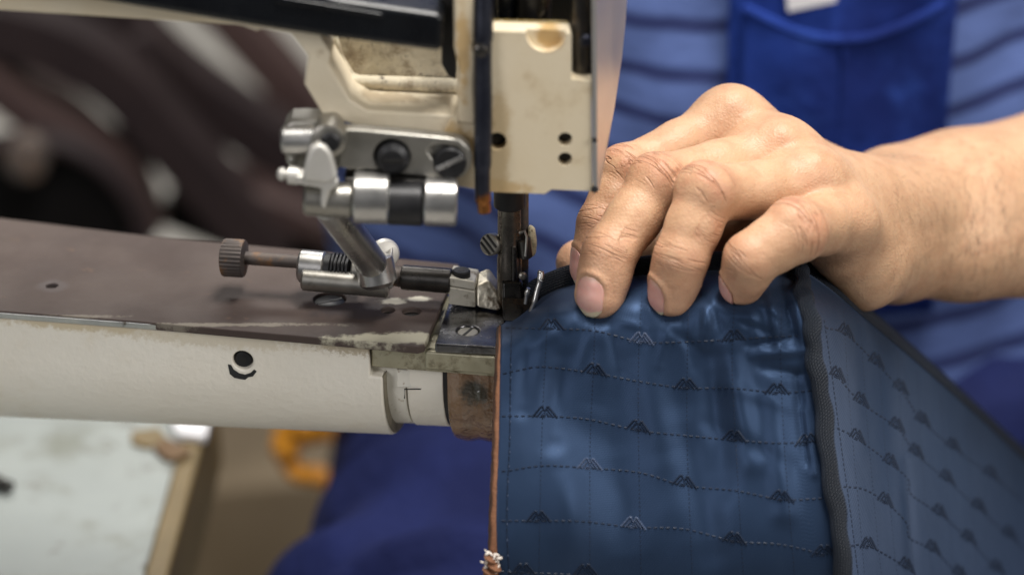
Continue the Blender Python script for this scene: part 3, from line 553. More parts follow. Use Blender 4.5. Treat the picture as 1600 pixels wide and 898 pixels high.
# dashes: small raised thread bars on a panel, several lines joined
_gx, _gy = np.arange(740., 1800., 2.), np.arange(380., 1010., 2.); _A, _B = np.meshgrid(_gx, _gy, indexing='ij'); _LUT = {Yfront: Yfront(_A, _B), Yside: Yside(_A, _B)}
def on_panel(f, px, py, lift):
    T = _LUT[f]; u = min(max((px - 740) / 2, 0), T.shape[0] - 1.01); v = min(max((py - 380) / 2, 0), T.shape[1] - 1.01); i, j = int(u), int(v); a, b_ = u - i, v - j
    return PY(px, py, float((T[i, j] * (1 - a) + T[i + 1, j] * a) * (1 - b_) + (T[i, j + 1] * (1 - a) + T[i + 1, j + 1] * a) * b_) - lift)
def bar_on(mb, f, p, q, wpx, lift=.28):
    (x0, y0), (x1, y1) = p, q; L = math.hypot(x1 - x0, y1 - y0) + 1e-6; nx, ny = -(y1 - y0) / L * wpx, (x1 - x0) / L * wpx
    o = [(x0 + nx, y0 + ny), (x1 + nx, y1 + ny), (x1 - nx, y1 - ny), (x0 - nx, y0 - ny)]
    vs = [on_panel(f, a, b_, .02) for a, b_ in o] + [on_panel(f, x0 * .9 + x1 * .1, y0 * .9 + y1 * .1, lift), on_panel(f, x0 * .1 + x1 * .9, y0 * .1 + y1 * .9, lift)]
    mb.add(vs, [(0, 1, 5, 4), (1, 2, 5), (2, 3, 4, 5), (3, 0, 4)])
def dash_line(mb, f, pl_, dash, gap, wpx, lift=.25):
    pl_ = catmull([np.array(p, float) for p in pl_], 40); acc = 0; start = None
    d = np.array([0] + list(np.cumsum([np.linalg.norm(pl_[i + 1] - pl_[i]) for i in range(len(pl_) - 1)]))); arr = np.array(pl_); s = 0
    while s + dash < d[-1]:
        e = s + dash; p = [np.interp(s, d, arr[:, k]) for k in (0, 1)]; q = [np.interp(e, d, arr[:, k]) for k in (0, 1)]
        bar_on(mb, f, p, q, wpx, lift); s = e + gap * random.uniform(.85, 1.15)
rows = [[(790, 512), (862, 514), (930, 517), (1003, 534), (1075, 534), (1147, 530), (1200, 527), (1250, 524)],
        [(786, 584), (812, 578), (850, 573), (930, 583), (1000, 596), (1073, 606), (1140, 606), (1215, 613), (1270, 610)],
        [(784, 650), (852, 650), (920, 655), (998, 672), (1070, 680), (1148, 687), (1220, 692), (1275, 688)],
        [(784, 736), (800, 734), (850, 727), (922, 731), (1000, 738), (1070, 758), (1150, 766), (1222, 780), (1285, 778)],
        [(784, 813), (842, 813), (910, 814), (990, 823), (1070, 826), (1148, 845), (1220, 850), (1290, 866)],
        [(782, 892), (820, 894), (915, 898), (1000, 905), (1100, 918), (1200, 930), (1300, 940)]]
srows = [[(1290, 512), (1322, 522), (1370, 568), (1408, 609), (1442, 658), (1490, 698), (1549, 742), (1610, 790)],
         [(1297, 580), (1309, 588), (1346, 629), (1402, 668), (1432, 709), (1480, 749), (1530, 794), (1578, 837), (1630, 880)],
         [(1308, 668), (1340, 685), (1392, 724), (1419, 748), (1424, 772), (1469, 802), (1514, 842), (1558, 890)],
         [(1318, 760), (1350, 764), (1384, 784), (1416, 815), (1422, 840), (1458, 858), (1500, 898)],
         [(1330, 852), (1357, 852), (1417, 886), (1440, 910)]]
m1 = MB()
for r in rows: dash_line(m1, Yfront, r, 6.0, 4.2, 1.4, .28)
d1 = m1.build('dashed_weave', 'thread', fp, smooth=False); d1['kind'] = 'stuff'
m1 = MB()
for r in srows: dash_line(m1, Yside, r, 4.6, 3.4, 1.6, .3)
d1 = m1.build('dashed_weave', 'thread', sp_, smooth=False); d1['kind'] = 'stuff'
m1 = MB()
for k, x in enumerate(range(858, 1250, 73)):
    dash_line(m1, Yfront, [(x, smooth_interp(TOP, x) + 14), (x - 6 + 3 * (k % 2), 560), (x - 12 + k * 3, 700), (x - 16 + k * 7, 905)], 3.4, 3.4, .7, .14)
m1.build('dotted_weave', 'thread', fp, smooth=False)['kind'] = 'stuff'
m1 = MB()
for k, (x, y0) in enumerate(((1318, 486), (1345, 508), (1372, 532), (1402, 556), (1432, 580), (1470, 615), (1510, 650))):
    dash_line(m1, Yside, [(x, y0), (x + 10, y0 + 150), (x + 26, y0 + 330), (x + 34, 910)], 3.2, 3.8, .5, .12)
m1.build('dotted_weave', 'thread', sp_, smooth=False)['kind'] = 'stuff'
# lock stitch by the raw edge
m1 = MB(); ln = [(x + 17, y) for y, x in LEFT[1:]]; dash_line(m1, Yfront, ln, 9, 2.2, 1.0, .3); m1.build('lock_stitch', 'thread', fp, smooth=False)['kind'] = 'stuff'
m1 = MB(); ln = [(x + 17.3, y + 8) for y, x in LEFT[2:]]; dash_line(m1, Yfront, ln, 3.2, 19.2, 1.1, .45); m1.build('lock_stitch', 'thread_light', fp, smooth=False)['kind'] = 'stuff'
m1 = MB(); ln = [(x + 20, y) for y, x in SEAM[2:]]; dash_line(m1, Yside, ln, 5, 3, 1.0, .3); m1.build('lock_stitch', 'thread', sp_, smooth=False)['kind'] = 'stuff'
# woven mountain emblems
STROKES = [((-1.0, 0), (-.34, 1), .10), ((-.66, .02), (-.22, .70), .075), ((-.34, 1), (-.12, .98), .10), ((-.22, .95), (-.02, .58), .075), ((-.02, .58), (.18, .98), .075),
           ((.12, 1), (.36, 1), .10), ((.26, 1), (.98, 0), .11), ((.06, .86), (.66, .02), .075), ((-.44, .04), (.02, .04), .06), ((-.30, .22), (.10, .22), .055), ((.10, .44), (.30, .10), .055), ((-.12, .44), (.02, .42), .05)]
def emblem(f, cx, cy, wx, wy, tilt, parent, mat):
    m = MB()
    for (a, b_), (c, d), wd in STROKES:
        n = 7 if math.hypot(c - a, d - b_) > .5 else 3
        for i in range(n):
            t0, t1 = i / n, (i + .74) / n
            P0 = (cx + (a + (c - a) * t0) * wx, cy - (b_ + (d - b_) * t0) * wy + (a + (c - a) * t0) * wx * tilt); P1 = (cx + (a + (c - a) * t1) * wx, cy - (b_ + (d - b_) * t1) * wy + (a + (c - a) * t1) * wx * tilt)
            bar_on(m, f, P0, P1, wd * wy * 1.15, .4)
    m.build('emblem', mat, parent, smooth=False)
for i, (x, y, tl_) in enumerate([(862, 515, .0), (1003, 537, .16), (1147, 533, -.05), (791, 586, .1), (930, 585, .22), (1073, 608, .05), (1215, 616, .05), (852, 652, .05), (998, 674, .25), (1148, 689, .15), (1262, 694, -.15),
        (787, 738, .1), (922, 733, .1), (1070, 760, .2), (1222, 783, .2), (842, 815, 0), (990, 825, .15), (1148, 848, .2), (1288, 868, 0), (818, 897, 0), (915, 898, 0)]):
    if x < 800: continue
    emblem(Yfront, x, y, 19.5, 16.5, tl_, fp, 'thread_light' if i in (12, 1, 16) else 'thread')
for (x, y) in [(1322, 524), (1370, 570), (1408, 611), (1442, 661), (1490, 702), (1549, 745), (1309, 591), (1346, 631), (1402, 670), (1432, 711), (1480, 751), (1530, 796), (1578, 839), (1340, 688), (1392, 726), (1469, 805), (1514, 845), (1558, 892),
        (1384, 787), (1458, 861), (1500, 900), (1357, 856), (1417, 888)]:
    emblem(Yside, x, y, 12.5, 17, .55 if x != 1357 else .1, sp_, 'thread')
# leather edge on the left
pts = []; ys = np.linspace(500, 985, 50)
LL = [(490, 778), (500, 777), (560, 774), (640, 770), (700, 769), (760, 766), (830, 763), (870, 763), (898, 759), (985, 757)]
rows_ = []
for y in ys:
    xr = float(smooth_interp(LEFT, y)) + 1.0; xl = float(smooth_interp(LL, y)) + 3.5 + .8 * math.sin(y * .13); Y0 = float(Yfront(xr, y))
    a = PY(xr, y, Y0 + .1); a2 = PY(xl, y, Y0 - .2 + .2 * math.sin(y * .3)); c = PY(xl - .5, y, Y0 + 2.2); d = PY(xr, y, Y0 + 2.4); rows_.append([a, .5 * (a + a2) + V(0, -.45, 0), a2, c, d])
grid_obj(np.array(rows_), 'leather_edge', 'leather', bag)
rows_ = []
for y in ys:
    xl = float(smooth_interp(LL, y)) + 3.8 + .8 * math.sin(y * .13); Y0 = float(Yfront(780, y)); xo = float(smooth_interp(LL, y)) + .6 * math.sin(y * .37)
    rows_.append([PY(xl, y, Y0 + .6), PY(xo, y, Y0 + .9), PY(xo - .5, y, Y0 + 3), PY(xl, y, Y0 + 3.2)])
grid_obj(np.array(rows_), 'leather_face', 'leather_dark', bag)
m1 = MB()
for i in range(26):
    x, y = random.uniform(757, 776), random.uniform(858, 900); Y0 = float(Yfront(782, y)) - .6; dx, dy = random.uniform(-9, 9), random.uniform(-16, 14)
    m1.tube(catmull([PY(x, y, Y0), PY(x + dx * .5 + random.uniform(-3, 3), y + dy * .5, Y0 - 1), PY(x + dx, y + dy, Y0 - .2)], 5), random.uniform(.18, .5), 6)
m1.build('frayed_threads', 'fray', bag)['kind'] = 'stuff'
m1 = MB()
for (x, y, r) in ((766, 872, 2.2), (772, 884, 2.6), (764, 892, 2.4)): m1.tube([PY(x - 3, y + 6, float(Yfront(782, y)) - .2), PY(x, y, float(Yfront(782, y)) - 1.2), PY(x + 4, y - 5, float(Yfront(782, y)))], [r * .5, r, r * .4], 10)
m1.build('curled_leather_scrap', 'leather', bag)

# ================================================================== PERSON
pers = thing('person', 'person in striped shirt and blue bib holding the bag with one hand, standing behind the machine', 'person', (110, 330, -720))
pers['label'] = 'person in blue striped shirt and navy trousers holding the bag under the presser foot'
FING = dict(
    index=[(1140, 191, 20, 9.4), (980, 270, 3, 8.3), (939, 350, -2, 7.3), (926, 418, -2, 6.4)],
    middle=[(1212, 244, 8, 10.2), (1028, 288, -13, 8.9), (952, 396, -20, 8.1), (938, 459, -19, 7.7)],
    ring=[(1262, 292, -2, 9.6), (1104, 302, -26, 8.9), (1064, 403, -28, 8.1), (1050, 458, -23, 7.2)],
    pinky=[(1318, 347, -2, 9.2), (1242, 361, -31, 9.2), (1173, 404, -34, 7.9), (1161, 443, -26, 6.5)],
    thumb=[(1180, 350, 60, 11), (1020, 398, 38, 9.5), (906, 411, 22, 7.8)])
J = {k: [(U(a, b_, c), r) for a, b_, c, r in v] for k, v in FING.items()}
def cap(a, b_, ra, rb): return (np.asarray(a, float), np.asarray(b_, float), ra, rb)
G = {}
for k, v in J.items():
    c = []
    for i in range(len(v) - 1):
        ra, rb = v[i][1], v[i + 1][1]; mid = (v[i][0] + v[i + 1][0]) / 2
        waist = .945 if i == 0 else (.975 if i < len(v) - 2 else 1.0)
        c += [cap(v[i][0], mid, ra, (ra + rb) / 2 * waist), cap(mid, v[i + 1][0], (ra + rb) / 2 * waist, rb)]
    if k != 'thumb':
        for i, rs in ((1, .95),):
            d1_, d2_ = nrm(v[i][0] - v[i - 1][0]), nrm(v[i + 1][0] - v[i][0]); axd = nrm(d1_ + d2_); dd = nrm(.6 * nrm(d1_ - d2_) + .5 * TOCAM - .25 * RIGHT); dd = nrm(dd - axd * (dd @ axd)); qq = np.cross(axd, dd)
            pc = v[i][0] + dd * (1.7 if i == 1 else .7); c += [cap(pc - qq * 1.6, pc + qq * 1.6, v[i][1] * rs * .92, v[i][1] * rs * .92)]
    G[k] = (c, 2.4)
cu = lambda a, b_: cap(U(*a[:3]), U(*b_[:3]), a[3], b_[3])
palm = [cu((1140, 191, 20, 9.6), (1372, 336, 72, 9.5)), cu((1212, 244, 8, 10.6), (1385, 352, 62, 11)), cu((1262, 292, -2, 10.3), (1390, 372, 54, 11)), cu((1318, 347, -2, 9.3), (1392, 392, 44, 11)),
        cu((1264, 306, 6, 13.5), (1410, 332, 54, 19)), cu((1205, 270, 30, 13), (1370, 345, 70, 15)), cu((1312, 396, 8, 8.5), (1348, 420, 24, 11.5)), cu((1348, 420, 24, 11.5), (1402, 405, 52, 13)), cu((1190, 340, 58, 12), (1370, 350, 84, 15)), cu((1290, 350, 25, 13), (1380, 380, 52, 14)),
        cu((1140, 193, 21, 9.2), (1212, 246, 12, 9.2)), cu((1212, 246, 12, 9.2), (1262, 294, 2, 9)),
        cu((1392, 292, 73, 14.2), (1500, 282, 88, 15.5)), cu((1500, 282, 88, 15.5), (1700, 248, 122, 22)), cu((1400, 402, 55, 13), (1500, 388, 68, 16.6)), cu((1500, 388, 68, 16.6), (1700, 372, 96, 22)),
        cu((1392, 345, 64, 20), (1500, 332, 80, 25)), cu((1500, 332, 80, 25), (1700, 310, 110, 31)),
        cap(U(1700, 310, 110), V(335, 205, -5), 33, 41), cap(V(335, 205, -5), V(300, 335, 235), 43, 52), cap(V(300, 335, 235), V(200, 340, 255), 55, 62), cap(V(200, 340, 255), V(20, 340, 255), 62, 62),
        cap(V(60, 345, -180), V(50, 340, 230), 92, 95), cap(V(165, 345, -180), V(180, 340, 230), 92, 95), cap(V(110, 350, 240), V(110, 345, 350), 52, 50)]
# extensor tendons and the ulnar bump
palm += [cap(U(1150, 166, 13), U(1345, 300, 60), 2.6, 2.0), cap(U(1222, 212, -1), U(1356, 318, 49), 2.8, 2.0), cap(U(1275, 264, -9), U(1362, 340, 41), 2.4, 1.8), cap(U(1462, 318, 60), U(1490, 322, 66), 8, 8)]
G['palm'] = (palm, 9.0)
def smin(a, b_, k):
    h = np.clip(.5 + .5 * (b_ - a) / k, 0, 1); return b_ + (a - b_) * h - k * h * (1 - h)
def cap_d(x, y, z, c):
    a, b_, ra, rb = c; ab = b_ - a; L2 = float(ab @ ab); t = np.clip(((x - a[0]) * ab[0] + (y - a[1]) * ab[1] + (z - a[2]) * ab[2]) / L2, 0, 1)
    return np.sqrt((x - a[0] - t * ab[0]) ** 2 + (y - a[1] - t * ab[1]) ** 2 + (z - a[2] - t * ab[2]) ** 2) - (ra + (rb - ra) * t)
ORDER = ('index', 'middle', 'ring', 'pinky', 'thumb')
def body_sdf_pts(P):
    x, y, z = P[:, 0], P[:, 1], P[:, 2]; res = None
    def grp(k):
        g = None
        for c in G[k][0]: d = cap_d(x, y, z, c); g = d if g is None else smin(g, d, G[k][1])
        return g
    f = None
    for k in ORDER: d = grp(k); f = d if f is None else smin(f, d, .8)
    return smin(f, grp('palm'), 7.0)
def axis_grid(lo, a, b_, hi, fine):
    mid = list(np.arange(a, b_, fine)); r = []; x, s = b_, fine
    while x < hi: r.append(x); s = min(s * 1.12, 12); x += s
    l = []; x, s = a, fine
    while x > lo: s = min(s * 1.12, 12); x -= s; l.append(x)
    return np.array(l[::-1] + mid + r, np.float32)
h0 = .72
gx = axis_grid(4, 14, 136, 400, h0); gy_ = axis_grid(-60, -46, 66, 470, h0); gz = axis_grid(-300, -34, 66, 410, h0)
shape = (len(gx), len(gy_), len(gz))
def grid_group(k):
    F = np.full(shape, 60., np.float32)
    for c in G[k][0]:
        a, b_, ra, rb = c; m = max(ra, rb) + 10; lo = np.minimum(a, b_) - m; hi = np.maximum(a, b_) + m
        sl = [slice(max(np.searchsorted(g, lo[i]) - 1, 0), np.searchsorted(g, hi[i]) + 1) for i, g in enumerate((gx, gy_, gz))]
        if any(s.stop - s.start < 1 for s in sl): continue
        d = cap_d(gx[sl[0]][:, None, None], gy_[sl[1]][None, :, None], gz[sl[2]][None, None, :], c).astype(np.float32)
        F[tuple(sl)] = smin(F[tuple(sl)], d, G[k][1])
    return F
F = None
for k in ORDER: g = grid_group(k); F = g if F is None else smin(F, g, np.float32(.8))
F = smin(F, grid_group('palm'), np.float32(7.0))
def surface_nets(F, ax):
    S = F < 0; n = F.shape; cnt = np.zeros([q - 1 for q in n], np.uint8)
    offs = [(i, j, k) for i in (0, 1) for j in (0, 1) for k in (0, 1)]
    for (i, j, k) in offs: cnt += S[i:n[0] - 1 + i, j:n[1] - 1 + j, k:n[2] - 1 + k]
    act = (cnt > 0) & (cnt < 8); I = np.argwhere(act); ids = np.full(act.shape, -1, np.int32); ids[act] = np.arange(len(I))
    acc = np.zeros((len(I), 3)); num = np.zeros(len(I))
    for e0 in offs:
        for dim in range(3):
            if e0[dim]: continue
            e1 = list(e0); e1[dim] = 1
            i0 = I + e0; i1 = I + e1; f0 = F[tuple(i0.T)].astype(float); f1 = F[tuple(i1.T)].astype(float); cr = (f0 < 0) != (f1 < 0)
            t = np.where(cr, f0 / np.where(cr, f0 - f1, 1), 0)
            p0 = np.stack([ax[d][i0[:, d]] for d in range(3)], -1); p1 = np.stack([ax[d][i1[:, d]] for d in range(3)], -1)
            acc[cr] += (p0 + (p1 - p0) * t[:, None])[cr]; num[cr] += 1
    Vv = acc / num[:, None]; faces = []
    for dim in range(3):
        a, b_ = (dim + 1) % 3, (dim + 2) % 3
        s0 = [slice(None)] * 3; s1 = [slice(None)] * 3; s0[dim] = slice(0, -1); s1[dim] = slice(1, None)
        E = np.argwhere(S[tuple(s0)] != S[tuple(s1)]); ok = (E[:, a] > 0) & (E[:, b_] > 0) & (E[:, a] < n[a] - 1) & (E[:, b_] < n[b_] - 1); E = E[ok]
        ins = S[tuple(E.T)]; q = []
        for (da, db) in ((-1, -1), (0, -1), (0, 0), (-1, 0)):
            c = E.copy(); c[:, a] += da; c[:, b_] += db; q.append(ids[tuple(c.T)])
        q = np.stack(q, -1); q[~ins] = q[~ins][:, ::-1]; faces.append(q)
    return Vv, np.concatenate(faces)
BV, BF = surface_nets(F, (gx.astype(float), gy_.astype(float), gz.astype(float)))
del F
# relax a little
def relax(Vv, Fc, it, lam):
    E = np.concatenate([Fc[:, [0, 1]], Fc[:, [1, 2]], Fc[:, [2, 3]], Fc[:, [3, 0]]]); E = np.concatenate([E, E[:, ::-1]])
    deg = np.bincount(E[:, 0], minlength=len(Vv)).astype(float)
    for _ in range(it):
        s = np.stack([np.bincount(E[:, 0], weights=Vv[E[:, 1], d], minlength=len(Vv)) for d in range(3)], -1); Vv = Vv + lam * (s / np.maximum(deg, 1)[:, None] - Vv)
    return Vv
BV = relax(BV, BF, 2, .5)
NAILS = [('middle', TOCAM * .86 - RIGHT * .55, 4.8, 7.0, 4.9), ('ring', TOCAM * .55 - RIGHT * .82, 4.6, 6.4, 4.4), ('pinky', TOCAM * .45 - RIGHT * .85 - UPV * .1, 3.8, 5.6, 3.8), ('index', TOCAM * .25 - RIGHT * .95, 5.0, 5.8, 4.6)]
def nail_frame(k, dors):
    p0, r0 = J[k][-2]; p1, r1 = J[k][-1]; ax = nrm(p1 - p0); d = nrm(dors); d = nrm(d - ax * (d @ ax)); return p1, ax, np.cross(ax, d), d, r1
# skin folds round the nail beds
for (k, dors, bk, fw, hf) in NAILS:
    p1, ax, q, d, r1 = nail_frame(k, dors); rel = BV - p1; a = (rel @ ax + bk) / (bk + fw) * 2 - 1; b_ = (rel @ q) / hf; up_ = rel @ d
    rho = (np.abs(a) ** 2.6 + np.abs(b_) ** 2.6) ** (1 / 2.6); near = (up_ > 0) & (np.linalg.norm(rel, axis=1) < 13)
    dsp = np.where(near, .62 * np.exp(-((rho - 1.20) / .15) ** 2) * (1 - sstep(.45, .8, a)) - .30 * (1 - sstep(.9, 1.0, rho)), 0); BV = BV + d * dsp[:, None]
# per-vertex knuckle coordinates: s along the finger, t across, weight
KN = []      # centre, axis, across, radius, weight
for k in ('index', 'middle', 'ring', 'pinky'):
    v = J[k]
    for i, wgt in ((1, 1.0), (2, .62)):
        axd = nrm(nrm(v[i + 1][0] - v[i][0]) + nrm(v[i][0] - v[i - 1][0])); KN.append((v[i][0], axd, v[i][1], wgt, nrm(v[i][0] - v[i - 1][0]) - nrm(v[i + 1][0] - v[i][0])))
bs = np.zeros(len(BV)); bt_ = np.zeros(len(BV)); bw = np.zeros(len(BV)); red = np.zeros(len(BV))
for (c, axd, r, wgt, dor) in KN:
    dd = nrm(.6 * nrm(dor) + .5 * TOCAM - .25 * RIGHT); dd = nrm(dd - axd * (dd @ axd)); q = np.cross(axd, dd)
    rel = BV - c; s = rel @ axd; u = rel @ dd; t = rel @ q
    wv = wgt * np.exp(-(s / (r * .85)) ** 2) * sstep(-.1 * r, .5 * r, u) * (np.linalg.norm(rel, axis=1) < r * 2.4)
    m = wv > bw; bs[m] = s[m]; bt_[m] = t[m]; bw[m] = wv[m]; red = np.maximum(red, wv)
for k, wgt in (('index', .5), ('middle', .8), ('ring', .6), ('pinky', .3)):
    c = J[k][0][0] + TOCAM * 9; red = np.maximum(red, wgt * np.exp(-(np.linalg.norm(BV - c, axis=1) / 10) ** 2))
tips = np.zeros(len(BV))
for k in ('index', 'middle', 'ring', 'pinky', 'thumb'): tips = np.maximum(tips, np.exp(-(np.linalg.norm(BV - J[k][-1][0], axis=1) / 10.5) ** 2))
# flat knuckle pads (dorsal folds): slight swelling of the skin
me = bpy.data.meshes.new('body'); me.from_pydata((BV * .001).tolist(), [], BF.tolist())
for nm, arr in (('crease_s', bs), ('crease_t', bt_), ('crease_w', bw), ('redness', red), ('tips', tips)):
    a = me.attributes.new(nm, 'FLOAT', 'POINT'); a.data.foreach_set('value', arr.astype(np.float32))
def skin_mat():
    m, t, b_ = nt_new('skin'); co = obco(t)
    at = lambda n: nd(t, 'ShaderNodeAttribute', attribute_name=n).outputs['Fac']
    S_, T_, W_, R_, TI = at('crease_s'), at('crease_t'), at('crease_w'), at('redness'), at('tips')
    base = mixc(t, ramp(t, noise(t, co, 45, 4), .3, .7), (.51, .305, .18), (.58, .36, .22))
    base = mixc(t, mth(t, 'MULTIPLY', ramp(t, noise(t, co, 160, 5, .65), .42, .72), .5), base, (.42, .215, .12)); base = mixc(t, mth(t, 'MULTIPLY', ramp(t, noise(t, co, 60, 4, .6), .5, .7), .35), base, (.57, .37, .225))
    base = mixc(t, mth(t, 'MULTIPLY', R_, mth(t, 'MULTIPLY', ramp(t, noise(t, co, 130, 4), .25, .6), .5)), base, (.44, .17, .10))
    base = mixc(t, mth(t, 'MULTIPLY', TI, .45), base, (.56, .27, .19))
    cb = nd(t, 'ShaderNodeCombineXYZ'); t.links.new(mth(t, 'MULTIPLY', S_, .34), cb.inputs[0]); t.links.new(mth(t, 'MULTIPLY', T_, .05), cb.inputs[1])
    oz = nd(t, 'ShaderNodeSeparateXYZ'); t.links.new(co, oz.inputs[0]); t.links.new(mth(t, 'MULTIPLY', oz.outputs[0], 8), cb.inputs[2])
    n1 = noise(t, cb.outputs[0], 1.0, 2, .5, .35)
    rid = ramp(t, mth(t, 'ABSOLUTE', mth(t, 'SUBTRACT', n1, .5)), .0, .05)          # 0 on a crease line
    cre = mth(t, 'MULTIPLY', mth(t, 'SUBTRACT', 1.0, rid), ramp(t, W_, .25, .8))
    base = mixc(t, mth(t, 'MULTIPLY', cre, .24), base, (.22, .09, .045))
    dry = ramp(t, noise(t, co, 900, 3, .6), .70, .78)
    base = mixc(t, mth(t, 'MULTIPLY', dry, mth(t, 'MULTIPLY', ramp(t, noise(t, co, 60, 3), .45, .65), .35)), base, (.78, .66, .55))
    t.links.new(base, b_.inputs['Base Color'])
    b_.inputs['Roughness'].default_value = .48; b_.inputs['Specular IOR Level'].default_value = .38
    b_.inputs['Subsurface Weight'].default_value = .14; b_.inputs['Subsurface Radius'].default_value = (1, .35, .18); b_.inputs['Subsurface Scale'].default_value = .003
    vo = nd(t, 'ShaderNodeTexVoronoi', feature='DISTANCE_TO_EDGE'); vo.inputs['Scale'].default_value = 900; t.links.new(co, vo.inputs['Vector'])
    p = bump(t, vo.outputs['Distance'], .32, .0005)
    p = bump(t, noise(t, co, 420, 4, .6), .22, .0008, p)
    p = bump(t, noise(t, co, 110, 3, .5), .26, .0025, p)
    p = bump(t, mth(t, 'SUBTRACT', 1.0, cre), .65, .0006, p)
    t.links.new(p, b_.inputs['Normal']); return m
MAT['skin'] = skin_mat()
body = finish(me, 'body', 'skin', pers, sharp=180)
body['label'] = 'bare left hand and forearm gripping the top edge of the bag'
# finger nails
def nail_mat():
    m, t, b_ = nt_new('finger_nail'); uv = nd(t, 'ShaderNodeTexCoord').outputs['UV']; s = nd(t, 'ShaderNodeSeparateXYZ'); t.links.new(uv, s.inputs[0]); co = obco(t)
    c = mixc(t, ramp(t, noise(t, co, 120, 3), .3, .7), (.64, .33, .28), (.70, .40, .34))
    c = mixc(t, ramp(t, s.outputs[0], .86, .93), c, (.66, .56, .40)); c = mixc(t, ramp(t, s.outputs[0], .16, .02), c, (.66, .42, .34))
    t.links.new(c, b_.inputs['Base Color']); b_.inputs['Roughness'].default_value = .30; b_.inputs['Subsurface Weight'].default_value = .2; b_.inputs['Subsurface Scale'].default_value = .002
    w_ = mth(t, 'SINE', mth(t, 'MULTIPLY', s.outputs[1], 70.)); p = bump(t, w_, .06, .0002); t.links.new(p, b_.inputs['Normal']); return m
MAT['nail'] = nail_mat()
def nail(k, dors, back, fwd, half):
    p1, ax, q, d, r1 = nail_frame(k, dors)
    nu, nv = 26, 23; P = np.zeros((nu, nv, 3)); UVs = np.zeros((nu, nv, 2))
    for i in range(nu):
        u = i / (nu - 1); e = min(max(2 * u - 1, -.985), .985); wq = half * (1 - abs(e) ** 3.0) ** (1 / 2.4)
        for j in range(nv):
            v = -1 + 2 * j / (nv - 1); P[i, j] = p1 + ax * (-back + (back + fwd) * u) + q * (wq * v) + d * (r1 + 1.0); UVs[i, j] = (u + .10 * v * v * (1 if u > .5 else 0), v)
    X = P.reshape(-1, 3)
    for _ in range(10): X = X - d * np.clip(body_sdf_pts(X), -1.5, 3)[:, None] * .8
    X = X.reshape(nu, nv, 3)
    vv = np.linspace(-1, 1, nv); uu = np.linspace(0, 1, nu)
    lift = .16 + .22 * sstep(.0, .25, uu)[:, None] * (1 - np.abs(vv)[None, :] ** 3) + (sstep(.84, 1, uu) * .30)[:, None]
    for _ in range(4): X[1:-1] = .25 * X[:-2] + .5 * X[1:-1] + .25 * X[2:]
    X = X + d * lift[:, :, None] + ax * (sstep(.86, 1, uu) * .4)[:, None, None]
    o = grid_obj(X, 'finger_nail', 'nail', body, 0); s = o.modifiers.new('thick', 'SOLIDIFY'); s.thickness = .0005; s.offset = -1
    l = o.data.uv_layers[0]; lu = np.empty(len(o.data.loops), int); o.data.loops.foreach_get('vertex_index', lu); l.data.foreach_set('uv', UVs.reshape(-1, 2)[lu].reshape(-1))
    return o
for a_ in NAILS: nail(*a_)
# fine hairs on wrist and forearm
MAT['hair'] = pm('fine_dark_hair', (.03, .018, .012), (.05, .03, .02), 50, .5)
hm = MB()
hx = rng.uniform(120, 240, 2400); P_ = BV[(BV[:, 0] > 108) & (BV[:, 0] < 250) & (BV[:, 1] < 140) & (BV[:, 2] > -60) & (BV[:, 2] < 90)]
order = np.argsort(P_[:, 0]); P_ = P_[order]; ii = np.clip(np.searchsorted(P_[:, 0], hx) + rng.integers(-60, 60, len(hx)), 0, len(P_) - 1); HP = P_[ii]
HG = np.stack([body_sdf_pts(HP + np.eye(3)[d] * .4) - body_sdf_pts(HP - np.eye(3)[d] * .4) for d in range(3)], -1); HG /= np.linalg.norm(HG, axis=1)[:, None]
for p, nn_ in zip(HP, HG):
    if nn_ @ TOCAM < .12: continue
    dirv = V(-.35, -.1, -.9) + rng.normal(0, .3, 3); dirv = nrm(dirv - nn_ * (dirv @ nn_)); L = rng.uniform(2.5, 6.5)
    a, b2, c2 = p, p + dirv * L * .5 + nn_ * L * .16, p + dirv * L + nn_ * L * .10; sd = nrm(np.cross(dirv, nn_)) * .03
    hm.add([a - sd, a + sd, b2 + sd, b2 - sd, c2], [(0, 1, 2, 3), (3, 2, 4)])
ho = hm.build('arm_hair', 'hair', body, smooth=False); ho['kind'] = 'stuff'
# ---- clothing
def fold_loft(name, mat, secs, parent, amp, seed, thick=2):
    P = np.array(secs); n, m, _ = P.shape
    return grid_obj(P, name, mat, parent, thick)
def stripe_mat(name, c1, c2, period, width, axis):
    m, t, b_ = nt_new(name); uv = nd(t, 'ShaderNodeTexCoord').outputs['UV']; s = nd(t, 'ShaderNodeSeparateXYZ'); t.links.new(uv, s.inputs[0]); co = obco(t)
    x = mth(t, 'ADD', s.outputs[axis], mth(t, 'MULTIPLY', mth(t, 'SUBTRACT', noise(t, co, 7, 3), .5), .032))
    f = mth(t, 'FRACT', mth(t, 'DIVIDE', x, period)); f = mth(t, 'SUBTRACT', ramp(t, f, 0, .14), ramp(t, f, width, width + .14))
    col = mixc(t, f, c1, c2); t.links.new(col, b_.inputs['Base Color']); b_.inputs['Roughness'].default_value = .85; b_.inputs['Sheen Weight'].default_value = .05
    p = bump(t, noise(t, co, 60, 4), .4, .004); t.links.new(p, b_.inputs['Normal']); return m
MAT['shirt'] = stripe_mat('striped_shirt_cotton', (.080, .128, .33), (.010, .020, .10), .0205, .30, 0)
MAT['bib'] = pm('royal_blue_denim', (.004, .013, .10), (.013, .040, .24), 16, .85, dirt=(((.02, .055, .27), 40, .5, .75),), bumps=((60, .5, .004), (900, .3, .0004)), spec=.2)
MAT['trousers'] = pm('navy_trouser_cotton', (.0065, .0105, .055), (.010, .016, .080), 20, .85, bumps=((25, .6, .01),), spec=.2)
secs = []
zs = np.linspace(285, -215, 70); an = np.linspace(0, 2 * math.pi, 90)
